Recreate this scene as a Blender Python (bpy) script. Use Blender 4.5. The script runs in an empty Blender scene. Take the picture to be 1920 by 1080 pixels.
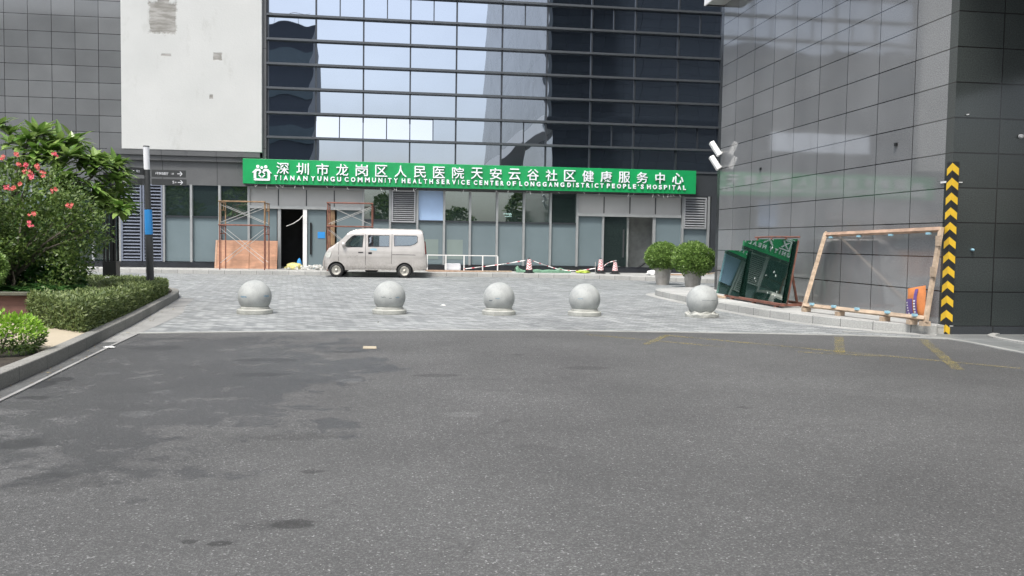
import bpy, bmesh, math, random
import numpy as np
from mathutils import Vector, Matrix, noise
from mathutils.geometry import delaunay_2d_cdt
random.seed(7)
SC = bpy.context.scene
COL = SC.collection
R = math.radians

# ------------------------------------------------------------------ camera
F_PX, PITCH, ROLL, YAW, CAM_H = 1603.0, -0.0535639, 0.0154252, 0.1344, 1.38
cy_, sy_ = math.cos(YAW), math.sin(YAW)
FW = Vector((sy_*math.cos(PITCH), cy_*math.cos(PITCH), math.sin(PITCH)))
RT = Vector((cy_, -sy_, 0)); UPV = RT.cross(FW)
R2 = math.cos(ROLL)*RT + math.sin(ROLL)*UPV
U2 = -math.sin(ROLL)*RT + math.cos(ROLL)*UPV
cd = bpy.data.cameras.new('camera'); cam = bpy.data.objects.new('camera', cd); COL.objects.link(cam)
M4 = Matrix((R2, U2, -FW)).transposed().to_4x4(); M4.translation = (0, 0, CAM_H)
cam.matrix_world = M4
cd.sensor_width = 36; cd.lens = F_PX/1920*36; cd.clip_start = .05; cd.clip_end = 2000
SC.camera = cam
SC.render.resolution_x, SC.render.resolution_y = 1024, 576

# ------------------------------------------------------------------ light
SUN_EL, SUN_AZ = R(62), R(-150)          # azimuth measured from +Y towards +X
world = bpy.data.worlds.new('World'); SC.world = world; world.use_nodes = True
wn, wl = world.node_tree.nodes, world.node_tree.links
bg = wn['Background']
sky = wn.new('ShaderNodeTexSky'); sky.sky_type = 'NISHITA'; sky.sun_disc = False
sky.sun_elevation = SUN_EL; sky.sun_rotation = SUN_AZ
sky.air_density = 1.0; sky.dust_density = 4.0; sky.ozone_density = 2.0
hs = wn.new('ShaderNodeHueSaturation'); hs.inputs['Saturation'].default_value = .5; hs.inputs['Value'].default_value = 1.25
tc = wn.new('ShaderNodeTexCoord'); nz = wn.new('ShaderNodeTexNoise')
mpw = wn.new('ShaderNodeMapping'); mpw.inputs['Scale'].default_value = (1, 1, 2.6)
nz.inputs['Scale'].default_value = 2.2; nz.inputs['Detail'].default_value = 5
rp = wn.new('ShaderNodeMapRange'); rp.inputs[1].default_value = .3; rp.inputs[2].default_value = .7
rp.inputs[3].default_value = .88; rp.inputs[4].default_value = 1.14
mx = wn.new('ShaderNodeVectorMath'); mx.operation = 'SCALE'
wl.new(tc.outputs['Generated'], mpw.inputs[0]); wl.new(mpw.outputs[0], nz.inputs['Vector'])
wl.new(nz.outputs['Fac'], rp.inputs[0]); wl.new(sky.outputs[0], hs.inputs['Color'])
wl.new(hs.outputs[0], mx.inputs[0]); wl.new(rp.outputs[0], mx.inputs['Scale'])
wl.new(mx.outputs[0], bg.inputs['Color']); bg.inputs['Strength'].default_value = .15
sd = bpy.data.lights.new('sun', 'SUN'); sun = bpy.data.objects.new('sun', sd); COL.objects.link(sun)
sd.energy = 1.9; sd.angle = R(10); sd.color = (1, .96, .9)
sdir = Vector((math.sin(SUN_AZ)*math.cos(SUN_EL), math.cos(SUN_AZ)*math.cos(SUN_EL), math.sin(SUN_EL)))
sun.rotation_euler = sdir.to_track_quat('Z', 'Y').to_euler()
SC.view_settings.view_transform = 'Standard'; SC.view_settings.look = 'None'
SC.view_settings.exposure = 0.72; SC.view_settings.gamma = 1

# ------------------------------------------------------------------ helpers
def ray(u, v): return FW + R2*((u-960)/F_PX) - U2*((v-540)/F_PX)
C0 = Vector((0, 0, CAM_H))
def onz(u, v, z=0.):
    d = ray(u, v); return C0 + d*((z-CAM_H)/d.z)
def ony(u, v, y):
    d = ray(u, v); return C0 + d*(y/d.y)
def onx(u, v, x):
    d = ray(u, v); return C0 + d*(x/d.x)

def hx(s):
    c = [int(s[i:i+2], 16)/255 for i in (0, 2, 4)]
    return tuple((x/12.92 if x <= .04045 else ((x+.055)/1.055)**2.4) for x in c) + (1,)
def g(v): return (v, v, v, 1)

class MB:
    def __init__(s): s.v = []; s.f = []
    def face(s, pts):
        n = len(s.v); s.v += [Vector(p) for p in pts]; s.f.append(tuple(range(n, n+len(pts))))
    def box(s, x0, x1, y0, y1, z0, z1):
        s.hexa([(x, y, z) for z in (z0, z1) for x, y in ((x0, y0), (x1, y0), (x1, y1), (x0, y1))]); return s
    def hexa(s, p):
        n = len(s.v); s.v += [Vector(q) for q in p]
        for f in ((3, 2, 1, 0), (4, 5, 6, 7), (0, 1, 5, 4), (1, 2, 6, 5), (2, 3, 7, 6), (3, 0, 4, 7)):
            s.f.append(tuple(n+i for i in f))
        return s
    def bar(s, a, b, w, h, up=(0, 0, 1)):
        a, b = Vector(a), Vector(b); d = (b-a).normalized(); u = Vector(up)
        sd_ = d.cross(u)
        if sd_.length < 1e-4: sd_ = d.cross(Vector((1, 0, 0)))
        sd_.normalize(); u = sd_.cross(d); sd_ *= w/2; u = u*(h/2)
        s.hexa([a-sd_-u, a+sd_-u, b+sd_-u, b-sd_-u, a-sd_+u, a+sd_+u, b+sd_+u, b-sd_+u]); return s
    def tube(s, pts, r, n=8, cap=True):
        pts = [Vector(p) for p in pts]; rs = r if isinstance(r, (list, tuple)) else [r]*len(pts)
        base = len(s.v); ref = None
        for i, p in enumerate(pts):
            d = (pts[min(i+1, len(pts)-1)]-pts[max(i-1, 0)]).normalized()
            if ref is None: ref = Vector((1, 0, 0)) if abs(d.x) < .8 else Vector((0, 1, 0))
            a = d.cross(ref).normalized(); b = d.cross(a).normalized(); ref = b.cross(d)*-1
            ref = Vector((1, 0, 0)) if abs(d.x) < .8 else Vector((0, 1, 0))
            for k in range(n):
                t = 2*math.pi*k/n; s.v.append(p + (a*math.cos(t)+b*math.sin(t))*rs[i])
        for i in range(len(pts)-1):
            for k in range(n):
                a0 = base+i*n+k; a1 = base+i*n+(k+1) % n
                s.f.append((a0, a1, a1+n, a0+n))
        if cap:
            s.f.append(tuple(base+k for k in reversed(range(n)))); s.f.append(tuple(base+(len(pts)-1)*n+k for k in range(n)))
        return s
    def lathe(s, prof, c=(0, 0, 0), n=24, axis='z', flat=1.0):
        c = Vector(c); base = len(s.v)
        for r, h in prof:
            for k in range(n):
                t = 2*math.pi*k/n; x, y = r*math.cos(t), r*math.sin(t)*flat
                s.v.append(c + (Vector((x, y, h)) if axis == 'z' else Vector((x, h, y))))
        m = len(prof)
        for i in range(m-1):
            for k in range(n):
                a0 = base+i*n+k; a1 = base+i*n+(k+1) % n
                s.f.append((a0, a1, a1+n, a0+n) if axis == 'z' else (a1, a0, a0+n, a1+n))
        if prof[0][0] > 1e-5: s.f.append(tuple(base+k for k in (reversed(range(n)) if axis == 'z' else range(n))))
        if prof[-1][0] > 1e-5: s.f.append(tuple(base+(m-1)*n+k for k in (range(n) if axis == 'z' else reversed(range(n)))))
        return s
    def prism(s, poly, z0, z1, tf=None):
        n = len(poly); base = len(s.v); tf = tf or (lambda x, y, z: (x, y, z))
        for z in (z0, z1):
            for p in poly: s.v.append(Vector(tf(p[0], p[1], z)))
        s.f.append(tuple(base+k for k in reversed(range(n)))); s.f.append(tuple(base+n+k for k in range(n)))
        for k in range(n):
            k2 = (k+1) % n; s.f.append((base+k, base+k2, base+n+k2, base+n+k))
        return s
    def build(s, name, mat, parent=None, local=False, smooth=False, bevel=0, uv=True):
        me = bpy.data.meshes.new(name); me.from_pydata([tuple(v) for v in s.v], [], s.f); me.update()
        if uv:
            l = me.uv_layers.new(name='UVMap'); data = np.empty(len(me.loops)*2)
            for p in me.polygons:
                n = p.normal; a = (abs(n.x), abs(n.y), abs(n.z)); k = a.index(max(a))
                for li in p.loop_indices:
                    c = me.vertices[me.loops[li].vertex_index].co
                    q = (c.y, c.z) if k == 0 else ((c.x, c.z) if k == 1 else (c.x, c.y))
                    data[2*li], data[2*li+1] = q
            l.data.foreach_set('uv', data)
        o = bpy.data.objects.new(name, me); COL.objects.link(o)
        if mat: me.materials.append(mat)
        if smooth:
            for p in me.polygons: p.use_smooth = True
        if parent is not None:
            o.parent = parent
            if not local:
                off = Vector((0, 0, 0)); q = parent
                while q: off += q.location; q = q.parent
                for v in me.vertices: v.co -= off
        if bevel:
            m = o.modifiers.new('bevel', 'BEVEL'); m.width = bevel; m.segments = 2; m.limit_method = 'ANGLE'
        return o

def tag(o, label=None, cat=None, group=None, kind=None):
    if label: o['label'] = label
    if cat: o['category'] = cat
    if group: o['group'] = group
    if kind: o['kind'] = kind
    return o
def thing(name, loc, label, cat, group=None, rz=0):
    o = bpy.data.objects.new(name, None); COL.objects.link(o); o.location = loc; o.rotation_euler = (0, 0, rz)
    o.empty_display_size = .2
    return tag(o, label, cat, group)
def copy_tree(o, parent=None):
    c = o.copy(); COL.objects.link(c)
    if parent: c.parent = parent
    for ch in [x for x in bpy.data.objects if x.parent == o]: copy_tree(ch, c)
    return c
def struct(name, mb, mat, **k):
    return tag(mb.build(name, mat, **k), kind='structure')
# ------------------------------------------------------------------ materials
def newmat(name):
    m = bpy.data.materials.new(name); m.use_nodes = True
    return m, m.node_tree.nodes, m.node_tree.links, m.node_tree.nodes['Principled BSDF']
def coords(n, l, scale=(1, 1, 1), kind='Object', rot=0):
    t = n.new('ShaderNodeTexCoord'); mp = n.new('ShaderNodeMapping')
    mp.inputs['Scale'].default_value = scale; mp.inputs['Rotation'].default_value = (0, 0, rot)
    l.new(t.outputs[kind], mp.inputs[0]); return mp.outputs[0]
def ntex(n, l, vec, scale, detail=4, rough=.55):
    t = n.new('ShaderNodeTexNoise'); t.inputs['Scale'].default_value = scale
    t.inputs['Detail'].default_value = detail; t.inputs['Roughness'].default_value = rough
    l.new(vec, t.inputs['Vector']); return t.outputs['Fac']
def mrange(n, l, val, a, b, c, d):
    t = n.new('ShaderNodeMapRange'); l.new(val, t.inputs[0])
    for i, x in enumerate((a, b, c, d)): t.inputs[i+1].default_value = x
    return t.outputs[0]
def mixc(n, l, fac, a, b, mode='MIX'):
    t = n.new('ShaderNodeMix'); t.data_type = 'RGBA'; t.blend_type = mode
    for s, x in ((t.inputs[0], fac), (t.inputs[6], a), (t.inputs[7], b)):
        if hasattr(x, 'default_value') or hasattr(x, 'is_linked'): l.new(x, s)
        else: s.default_value = x
    return t.outputs[2]
def mathn(n, l, op, a, b):
    t = n.new('ShaderNodeMath'); t.operation = op
    for s, x in ((t.inputs[0], a), (t.inputs[1], b)):
        if hasattr(x, 'is_linked'): l.new(x, s)
        else: s.default_value = x
    return t.outputs[0]
def bump(n, l, p, h, strength=.2, dist=.02):
    b = n.new('ShaderNodeBump'); b.inputs['Strength'].default_value = strength; b.inputs['Distance'].default_value = dist
    l.new(h, b.inputs['Height']); l.new(b.outputs[0], p.inputs['Normal']); return b

def simple(name, col, rough=.6, metal=0., var=.12, vscale=3., fine=60., bmp=.0, spec=.5, coord='Object', rvar=.0):
    """plain surface with two scales of wear in its own colour"""
    m, n, l, p = newmat(name); v = coords(n, l, kind=coord)
    a = ntex(n, l, v, vscale, 6); b = ntex(n, l, v, fine, 3)
    f = mathn(n, l, 'ADD', mrange(n, l, a, .3, .7, 1-var, 1+var), mrange(n, l, b, .3, .7, -var*.5, var*.5))
    c = n.new('ShaderNodeVectorMath'); c.operation = 'SCALE'; c.inputs[0].default_value = col[:3]
    l.new(f, c.inputs['Scale']); l.new(c.outputs[0], p.inputs['Base Color'])
    p.inputs['Roughness'].default_value = rough; p.inputs['Metallic'].default_value = metal
    p.inputs['Specular IOR Level'].default_value = spec
    if rvar: l.new(mrange(n, l, a, .3, .7, rough-rvar, rough+rvar), p.inputs['Roughness'])
    if bmp: bump(n, l, p, b, bmp, .01)
    return m

def tiled(name, col1, col2, w, h, ox, oz, joint=.008, jcol=g(.02), rough=.15, spec=.5, speck=.15, wav=.0, rvar=.04, offset=0., rot=0., bstr=.25, dirt=.0, coat=0.):
    """stone tiles laid on the UV in metres"""
    m, n, l, p = newmat(name); t = n.new('ShaderNodeTexCoord'); mp = n.new('ShaderNodeMapping')
    mp.inputs['Location'].default_value = (-ox, -oz, 0); mp.inputs['Rotation'].default_value = (0, 0, rot)
    l.new(t.outputs['UV'], mp.inputs[0])
    br = n.new('ShaderNodeTexBrick'); br.offset = offset; br.squash = 1
    br.inputs['Scale'].default_value = 1; br.inputs['Brick Width'].default_value = w; br.inputs['Row Height'].default_value = h
    br.inputs['Mortar Size'].default_value = joint; br.inputs['Mortar Smooth'].default_value = .1
    br.inputs['Color1'].default_value = col1; br.inputs['Color2'].default_value = col2; br.inputs['Mortar'].default_value = jcol
    l.new(mp.outputs[0], br.inputs['Vector'])
    ov = coords(n, l)
    fine = ntex(n, l, ov, 55, 3, .7); big = ntex(n, l, ov, .7, 5)
    c = n.new('ShaderNodeVectorMath'); c.operation = 'SCALE'; l.new(br.outputs['Color'], c.inputs[0])
    f = mathn(n, l, 'MULTIPLY', mrange(n, l, fine, .3, .7, 1-speck, 1+speck), mrange(n, l, big, .3, .7, .9-dirt, 1.1))
    l.new(f, c.inputs['Scale']); l.new(c.outputs[0], p.inputs['Base Color'])
    l.new(mrange(n, l, big, .3, .7, rough-rvar, rough+rvar), p.inputs['Roughness'])
    p.inputs['Specular IOR Level'].default_value = spec; p.inputs['Coat Weight'].default_value = coat; p.inputs['Coat Roughness'].default_value = .04
    inv = mathn(n, l, 'SUBTRACT', 1., br.outputs['Fac'])
    b1 = n.new('ShaderNodeBump'); b1.inputs['Strength'].default_value = bstr; b1.inputs['Distance'].default_value = .006
    l.new(inv, b1.inputs['Height'])
    if wav:
        # every slab sits a hair out of true and is gently wavy, so mirrored lines wobble
        b2 = n.new('ShaderNodeBump'); b2.inputs['Strength'].default_value = 1; b2.inputs['Distance'].default_value = wav
        wv = n.new('ShaderNodeTexNoise'); wv.inputs['Scale'].default_value = .9; wv.inputs['Detail'].default_value = 1
        mp2 = n.new('ShaderNodeMapping'); mp2.inputs['Scale'].default_value = (1, 1, .6); tt = n.new('ShaderNodeTexCoord')
        l.new(tt.outputs['Object'], mp2.inputs[0]); l.new(mp2.outputs[0], wv.inputs['Vector'])
        l.new(wv.outputs['Fac'], b2.inputs['Height']); l.new(b1.outputs[0], b2.inputs['Normal']); l.new(b2.outputs[0], p.inputs['Normal'])
        l.new(b2.outputs[0], p.inputs['Coat Normal'])
    else: l.new(b1.outputs[0], p.inputs['Normal'])
    return m

def coated_glass(name, refl, tint, dark, rough=.01, wav=.011, through=0.):
    m, n, l, p = newmat(name); n.remove(p); out = n['Material Output']
    gl = n.new('ShaderNodeBsdfGlossy'); gl.inputs['Color'].default_value = tint; gl.inputs['Roughness'].default_value = rough
    df = n.new('ShaderNodeBsdfDiffuse'); df.inputs['Color'].default_value = dark
    base = df.outputs[0]
    if through:
        tr = n.new('ShaderNodeBsdfTransparent'); tr.inputs['Color'].default_value = (.62, .72, .68, 1)
        mt = n.new('ShaderNodeMixShader'); mt.inputs[0].default_value = through
        l.new(df.outputs[0], mt.inputs[1]); l.new(tr.outputs[0], mt.inputs[2]); base = mt.outputs[0]
    fr = n.new('ShaderNodeLayerWeight'); fr.inputs['Blend'].default_value = .35
    fac = mathn(n, l, 'ADD', refl, mathn(n, l, 'MULTIPLY', fr.outputs['Facing'], (1-refl)*.5))
    ms = n.new('ShaderNodeMixShader'); l.new(fac, ms.inputs[0]); l.new(base, ms.inputs[1]); l.new(gl.outputs[0], ms.inputs[2])
    l.new(ms.outputs[0], out.inputs[0])
    v = coords(n, l, (1, 1, .55)); t = ntex(n, l, v, .75, 1)
    b = n.new('ShaderNodeBump'); b.inputs['Strength'].default_value = 1; b.inputs['Distance'].default_value = wav
    l.new(t, b.inputs['Height']); l.new(b.outputs[0], gl.inputs['Normal'])
    return m

def leafmat(name, c1, c2, trans=.25, rough=.45):
    m, n, l, p = newmat(name); out = n['Material Output']
    gm = n.new('ShaderNodeNewGeometry'); rpp = n.new('ShaderNodeValToRGB')
    rpp.color_ramp.elements[0].color = c1; rpp.color_ramp.elements[1].color = c2
    l.new(gm.outputs['Random Per Island'], rpp.inputs[0]); l.new(rpp.outputs[0], p.inputs['Base Color'])
    p.inputs['Roughness'].default_value = rough; p.inputs['Specular IOR Level'].default_value = .45
    tr = n.new('ShaderNodeBsdfTranslucent'); l.new(rpp.outputs[0], tr.inputs['Color'])
    ms = n.new('ShaderNodeMixShader'); ms.inputs[0].default_value = trans
    l.new(p.outputs[0], ms.inputs[1]); l.new(tr.outputs[0], ms.inputs[2]); l.new(ms.outputs[0], out.inputs[0])
    return m

SPOTS = [(70, 722, .14, .22, .5), (112, 712, .12, .16, .5), (60, 746, .16, .1, .55), (40, 832, .14, .14, .65), (300, 652, .3, .25, .75), (500, 675, .35, .16, .66), (490, 702, .3, .12, .68), (560, 820, .3, .09, .8), (500, 985, .18, .07, .78), (555, 982, .10, .07, .55), (410, 1019, .06, .04, .45), (355, 1016, .04, .03, .5), (585, 884, .07, .05, .6), (655, 714, .12, .12, 1.5), (255, 776, .13, .12, 1.4), (305, 735, .12, .10, 1.35), (205, 700, .10, .12, 1.3), (870, 777, .14, .12, 1.3), (820, 704, .25, .09, .7), (650, 660, .2, .1, .7), (1100, 690, .25, .15, .75), (1000, 840, .16, .1, .85), (100, 905, .3, .2, .8)]
def asphalt_mat():
    m, n, l, p = newmat('asphalt'); v = coords(n, l)
    vo = n.new('ShaderNodeTexVoronoi'); vo.inputs['Scale'].default_value = 120; l.new(v, vo.inputs['Vector'])
    vs = n.new('ShaderNodeSeparateColor'); l.new(vo.outputs['Color'], vs.inputs[0])
    stone = mathn(n, l, 'ADD', mrange(n, l, vs.outputs[0], .5, 1., .80, 1.45), mrange(n, l, vs.outputs[1], .965, .985, 0, 1.6))
    fine = ntex(n, l, v, 160, 2, .7); mid = ntex(n, l, v, 9, 5, .65); big = ntex(n, l, v, .38, 6, .6)
    st = coords(n, l, (.35, 1.6, 1)); streak = ntex(n, l, st, 1.6, 5, .6)
    f = mathn(n, l, 'MULTIPLY', stone, mrange(n, l, fine, .3, .7, .62, 1.38))
    f = mathn(n, l, 'MULTIPLY', f, mrange(n, l, mid, .3, .7, .95, 1.05))
    f = mathn(n, l, 'MULTIPLY', f, mrange(n, l, big, .35, .65, .80, 1.16))
    f = mathn(n, l, 'MULTIPLY', f, mrange(n, l, streak, .60, .75, 1., .82))
    # old oil and damp patches by the left kerb
    dist = n.new('ShaderNodeVectorMath'); dist.operation = 'DISTANCE'
    sc_ = coords(n, l, (1, .55, 1)); l.new(sc_, dist.inputs[0]); dist.inputs[1].default_value = (-2.3, 9.0*.55, 0)
    edge_n = mrange(n, l, ntex(n, l, v, .9, 7, .68), .3, .7, -1.3, 1.3)
    dw = mathn(n, l, 'ADD', dist.outputs['Value'], edge_n)
    wet = mathn(n, l, 'MULTIPLY', mrange(n, l, dw, 1.7, 2.05, 1, 0), mrange(n, l, ntex(n, l, v, 3.2, 5, .65), .42, .50, 1, .55) if False else mrange(n, l, ntex(n, l, v, 3.0, 5, .65), .58, .62, 1, .2))
    f = mathn(n, l, 'MULTIPLY', f, mrange(n, l, wet, 0, 1, 1, .66))
    # hairline cracks
    ck = n.new('ShaderNodeTexVoronoi'); ck.feature = 'DISTANCE_TO_EDGE'; ck.inputs['Scale'].default_value = .42
    wv_ = n.new('ShaderNodeVectorMath'); wv_.operation = 'ADD'; nn_ = n.new('ShaderNodeTexNoise'); nn_.inputs['Scale'].default_value = 2.2; nn_.inputs['Detail'].default_value = 6
    l.new(v, nn_.inputs['Vector']); l.new(v, wv_.inputs[0]); l.new(nn_.outputs['Color'], wv_.inputs[1]); l.new(wv_.outputs[0], ck.inputs['Vector'])
    crk = mathn(n, l, 'MULTIPLY', mrange(n, l, ck.outputs['Distance'], .0, .006, 1, 0), mrange(n, l, big, .48, .6, 0, 1))
    f = mathn(n, l, 'MULTIPLY', f, mrange(n, l, crk, 0, 1, 1, .72))
    # small dark oil drips
    dr = n.new('ShaderNodeTexVoronoi'); dr.inputs['Scale'].default_value = .9; dr.inputs['Randomness'].default_value = 1
    wob = coords(n, l, (1, 1, 1)); l.new(wob, dr.inputs['Vector'])
    dd = mathn(n, l, 'ADD', dr.outputs['Distance'], mrange(n, l, mid, .3, .7, -.05, .05))
    f = mathn(n, l, 'MULTIPLY', f, mrange(n, l, dd, .03, .075, .7, 1))
    # individual oil spots and pale scuffs (x, y, half width, half length, tone)
    sp = n.new('ShaderNodeSeparateXYZ'); l.new(v, sp.inputs[0]); wob = mrange(n, l, ntex(n, l, v, 4.5, 5, .7), .3, .7, -.7, .7)
    for (u_, v_, ru, rl_, tone) in SPOTS:
        q = onz(u_, v_)
        dx = mathn(n, l, 'DIVIDE', mathn(n, l, 'SUBTRACT', sp.outputs[0], q.x), ru); dy = mathn(n, l, 'DIVIDE', mathn(n, l, 'SUBTRACT', sp.outputs[1], q.y), rl_)
        d = mathn(n, l, 'ADD', mathn(n, l, 'MULTIPLY', dx, dx), mathn(n, l, 'MULTIPLY', dy, dy)); d = mathn(n, l, 'ADD', d, wob)
        f = mathn(n, l, 'MULTIPLY', f, mrange(n, l, d, .7, 1.2, tone, 1))
    c = n.new('ShaderNodeVectorMath'); c.operation = 'SCALE'; c.inputs[0].default_value = (.083, .084, .083)
    l.new(f, c.inputs['Scale']); l.new(c.outputs[0], p.inputs['Base Color'])
    l.new(mrange(n, l, wet, 0, 1, .82, .5), p.inputs['Roughness'])
    h = mathn(n, l, 'ADD', vo.outputs['Distance'], fine); bump(n, l, p, h, .55, .006)
    return m

def paver_mat():
    m, n, l, p = newmat('grey_pavers'); v = coords(n, l, rot=R(38)); v0 = coords(n, l)
    br = n.new('ShaderNodeTexBrick'); br.offset = .5
    br.inputs['Scale'].default_value = 1; br.inputs['Brick Width'].default_value = .22; br.inputs['Row Height'].default_value = .11
    br.inputs['Mortar Size'].default_value = .006; br.inputs['Mortar Smooth'].default_value = .3; br.inputs['Bias'].default_value = -.1
    br.inputs['Color1'].default_value = (.175, .187, .19, 1); br.inputs['Color2'].default_value = (.345, .36, .355, 1)
    br.inputs['Mortar'].default_value = (.09, .092, .09, 1); l.new(v, br.inputs['Vector'])
    big = ntex(n, l, v0, .55, 6, .6); fine = ntex(n, l, v0, 70, 3, .7); mid = ntex(n, l, coords(n, l, (.5, 1, 1)), 2.4, 5)
    f = mathn(n, l, 'MULTIPLY', mrange(n, l, big, .3, .7, .82, 1.14), mrange(n, l, fine, .3, .7, .86, 1.14))
    f = mathn(n, l, 'MULTIPLY', f, mrange(n, l, mid, .55, .72, 1., .76))
    c = n.new('ShaderNodeVectorMath'); c.operation = 'SCALE'; l.new(br.outputs['Color'], c.inputs[0])
    l.new(f, c.inputs['Scale']); l.new(c.outputs[0], p.inputs['Base Color']); p.inputs['Roughness'].default_value = .7
    inv = mathn(n, l, 'SUBTRACT', 1., br.outputs['Fac']); bump(n, l, p, inv, .5, .006)
    return m

def wood_mat(name, col, ax=(1, 12, 12), rough=.7):
    m, n, l, p = newmat(name); v = coords(n, l, ax); a = ntex(n, l, v, 1.6, 6, .65); v2 = coords(n, l); b = ntex(n, l, v2, 5, 4)
    rr = n.new('ShaderNodeValToRGB'); rr.color_ramp.elements[0].position = .3; rr.color_ramp.elements[1].position = .72
    rr.color_ramp.elements[0].color = tuple(x*.6 for x in col[:3])+(1,); rr.color_ramp.elements[1].color = tuple(min(1, x*1.25) for x in col[:3])+(1,)
    l.new(a, rr.inputs[0]); c = mixc(n, l, mrange(n, l, b, .45, .7, 0, .5), rr.outputs[0], tuple(x*.55 for x in col[:3])+(1,))
    l.new(c, p.inputs['Base Color']); p.inputs['Roughness'].default_value = rough; bump(n, l, p, a, .3, .004)
    return m

def render_wall_mat():
    m, n, l, p = newmat('white_render'); v = coords(n, l); big = ntex(n, l, v, .45, 6, .6)
    fine = ntex(n, l, v, 18, 4, .7); st = ntex(n, l, coords(n, l, (1.2, 1, .5)), 1.7, 6, .7)
    c = mixc(n, l, mrange(n, l, big, .35, .7, 0, .5), (.53, .54, .525, 1), (.44, .455, .44, 1))
    c = mixc(n, l, mrange(n, l, st, .57, .72, 0, .45), c, (.385, .39, .365, 1))
    # hacked-out patches where the render is missing (x, z, half width, half height)
    sp = n.new('ShaderNodeSeparateXYZ'); l.new(v, sp.inputs[0]); wob = mrange(n, l, ntex(n, l, v, 3.2, 5, .7), .3, .7, -.11, .11)
    tot = None
    for px, pz, hw, hh in PATCHES:
        dx = mathn(n, l, 'DIVIDE', mathn(n, l, 'ABSOLUTE', mathn(n, l, 'SUBTRACT', sp.outputs[0], px), 0), hw)
        dz = mathn(n, l, 'DIVIDE', mathn(n, l, 'ABSOLUTE', mathn(n, l, 'SUBTRACT', sp.outputs[2], pz), 0), hh)
        d = mathn(n, l, 'MAXIMUM', dx, dz); d = mathn(n, l, 'ADD', d, mathn(n, l, 'MULTIPLY', wob, 1.6 if hw > .3 else 1.9))
        k = mrange(n, l, d, .92, 1.06, 1, 0); tot = k if tot is None else mathn(n, l, 'MAXIMUM', tot, k)
    rows = ntex(n, l, coords(n, l, (1, 1, 5)), 1.3, 4, .6)
    pc = mixc(n, l, mrange(n, l, rows, .4, .6, 0, 1), (.22, .215, .195, 1), (.36, .355, .335, 1))
    c = mixc(n, l, tot, c, pc); l.new(c, p.inputs['Base Color']); p.inputs['Roughness'].default_value = .85
    h = mathn(n, l, 'SUBTRACT', fine, mathn(n, l, 'MULTIPLY', tot, 1.5)); bump(n, l, p, h, .35, .02)
    return m

_o = Vector((-8.1, 35.7, 4.8))
PATCHES = []
for u, v, hw, hh in ((306, 33, .52, .62), (306, 8, .22, .3), (408, 106, .17, .15), (311, 103, .2, .05), (396, 181, .07, .09)):
    q = ony(u, v, 35.7); PATCHES.append((q.x, q.z, hw, hh))

M = {}
M['asphalt'] = asphalt_mat(); M['pavers'] = paver_mat()
M['conc'] = simple('pale_concrete', (.29, .295, .28), .8, var=.16, vscale=2, fine=40, bmp=.25)
M['gutter_dark'] = simple('damp_gutter', (.085, .087, .085), .6, var=.3, vscale=1.8, fine=40, bmp=.2)
M['lampstrip'] = simple('lamp_strip', (.8, .8, .8), .5)
for _l in (M['lampstrip'].node_tree.nodes['Principled BSDF'],): _l.inputs['Emission Color'].default_value = (.9, .95, 1, 1); _l.inputs['Emission Strength'].default_value = 2.2
M['gutter'] = simple('gutter_concrete', (.25, .25, .24), .75, var=.2, vscale=1.6, fine=40, bmp=.2)
M['kerb'] = tiled('kerb_granite', (.40, .40, .38, 1), (.33, .335, .32, 1), .6, 3., .1, -1., joint=.006, jcol=g(.08), rough=.7, speck=.25, dirt=.1)
M['kerb_dark'] = tiled('weathered_kerb', (.24, .235, .215, 1), (.19, .19, .175, 1), .8, 3., .1, -1., joint=.005, jcol=g(.06), rough=.8, speck=.3, dirt=.25)
M['slab'] = tiled('pavement_slabs', (.42, .42, .40, 1), (.36, .365, .35, 1), .6, .6, 0, .1, joint=.005, jcol=g(.15), rough=.7, speck=.15, offset=.5, dirt=.15)
M['slab2'] = tiled('dark_paving', (.16, .17, .17, 1), (.20, .21, .205, 1), .6, .3, 0, .1, joint=.006, jcol=g(.07), rough=.6, speck=.2, offset=.5, dirt=.1)
M['granR'] = tiled('polished_granite_lit', (.215, .22, .222, 1), (.18, .185, .187, 1), 1.13, .5575, 12.7-.02, .132, joint=.010, jcol=g(.018), rough=.055, rvar=.02, speck=.45, wav=.003, spec=.75, coat=.12)  # base lightened: sky sheen and a haze veil are put into the colour
M['granF'] = tiled('polished_granite_front', (.048, .056, .054, 1), (.032, .038, .037, 1), 1.13, .5575, 9.59, .132, joint=.010, jcol=g(.012), rough=.08, rvar=.03, speck=.4, wav=.003, spec=.5)  # same stone, base darkened: the dim light on this face is in the colour
M['granB'] = tiled('granite_rear', (.05, .053, .055, 1), (.04, .043, .045, 1), 1.13, .5575, 9.59, .132, joint=.006, jcol=g(.012), rough=.15, speck=.4)  # same stone again, shade of the unlit faces put into the colour
M['clad_up'] = tiled('upper_cladding', (.30, .305, .30, 1), (.26, .265, .262, 1), 1.5, 4.2, 0, 8, joint=.012, jcol=g(.08), rough=.25, speck=.1, wav=.004)
M['tileL'] = tiled('grey_cladding', (.158, .165, .168, 1), (.122, .128, .131, 1), .868, .64, -10.84, 4.84, joint=.012, jcol=g(.018), rough=.07, rvar=.03, speck=.15, wav=.003, spec=.7)
M['band'] = tiled('band_cladding', (.118, .122, .124, 1), (.105, .109, .111, 1), 2.1, 4., -9.3, 1., joint=.01, jcol=g(.02), rough=.3, speck=.15)
M['band_dark'] = tiled('dark_band_cladding', (.05, .055, .06, 1), (.042, .047, .052, 1), 2.1, 4., -9.3, 1., joint=.008, jcol=g(.012), rough=.22, speck=.15)
M['plinth'] = simple('black_granite', (.022, .025, .03), .25, var=.3, vscale=3)
M['white'] = render_wall_mat()
M['mull'] = simple('grey_mullion', (.10, .11, .12), .4, .5, var=.1)
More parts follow.
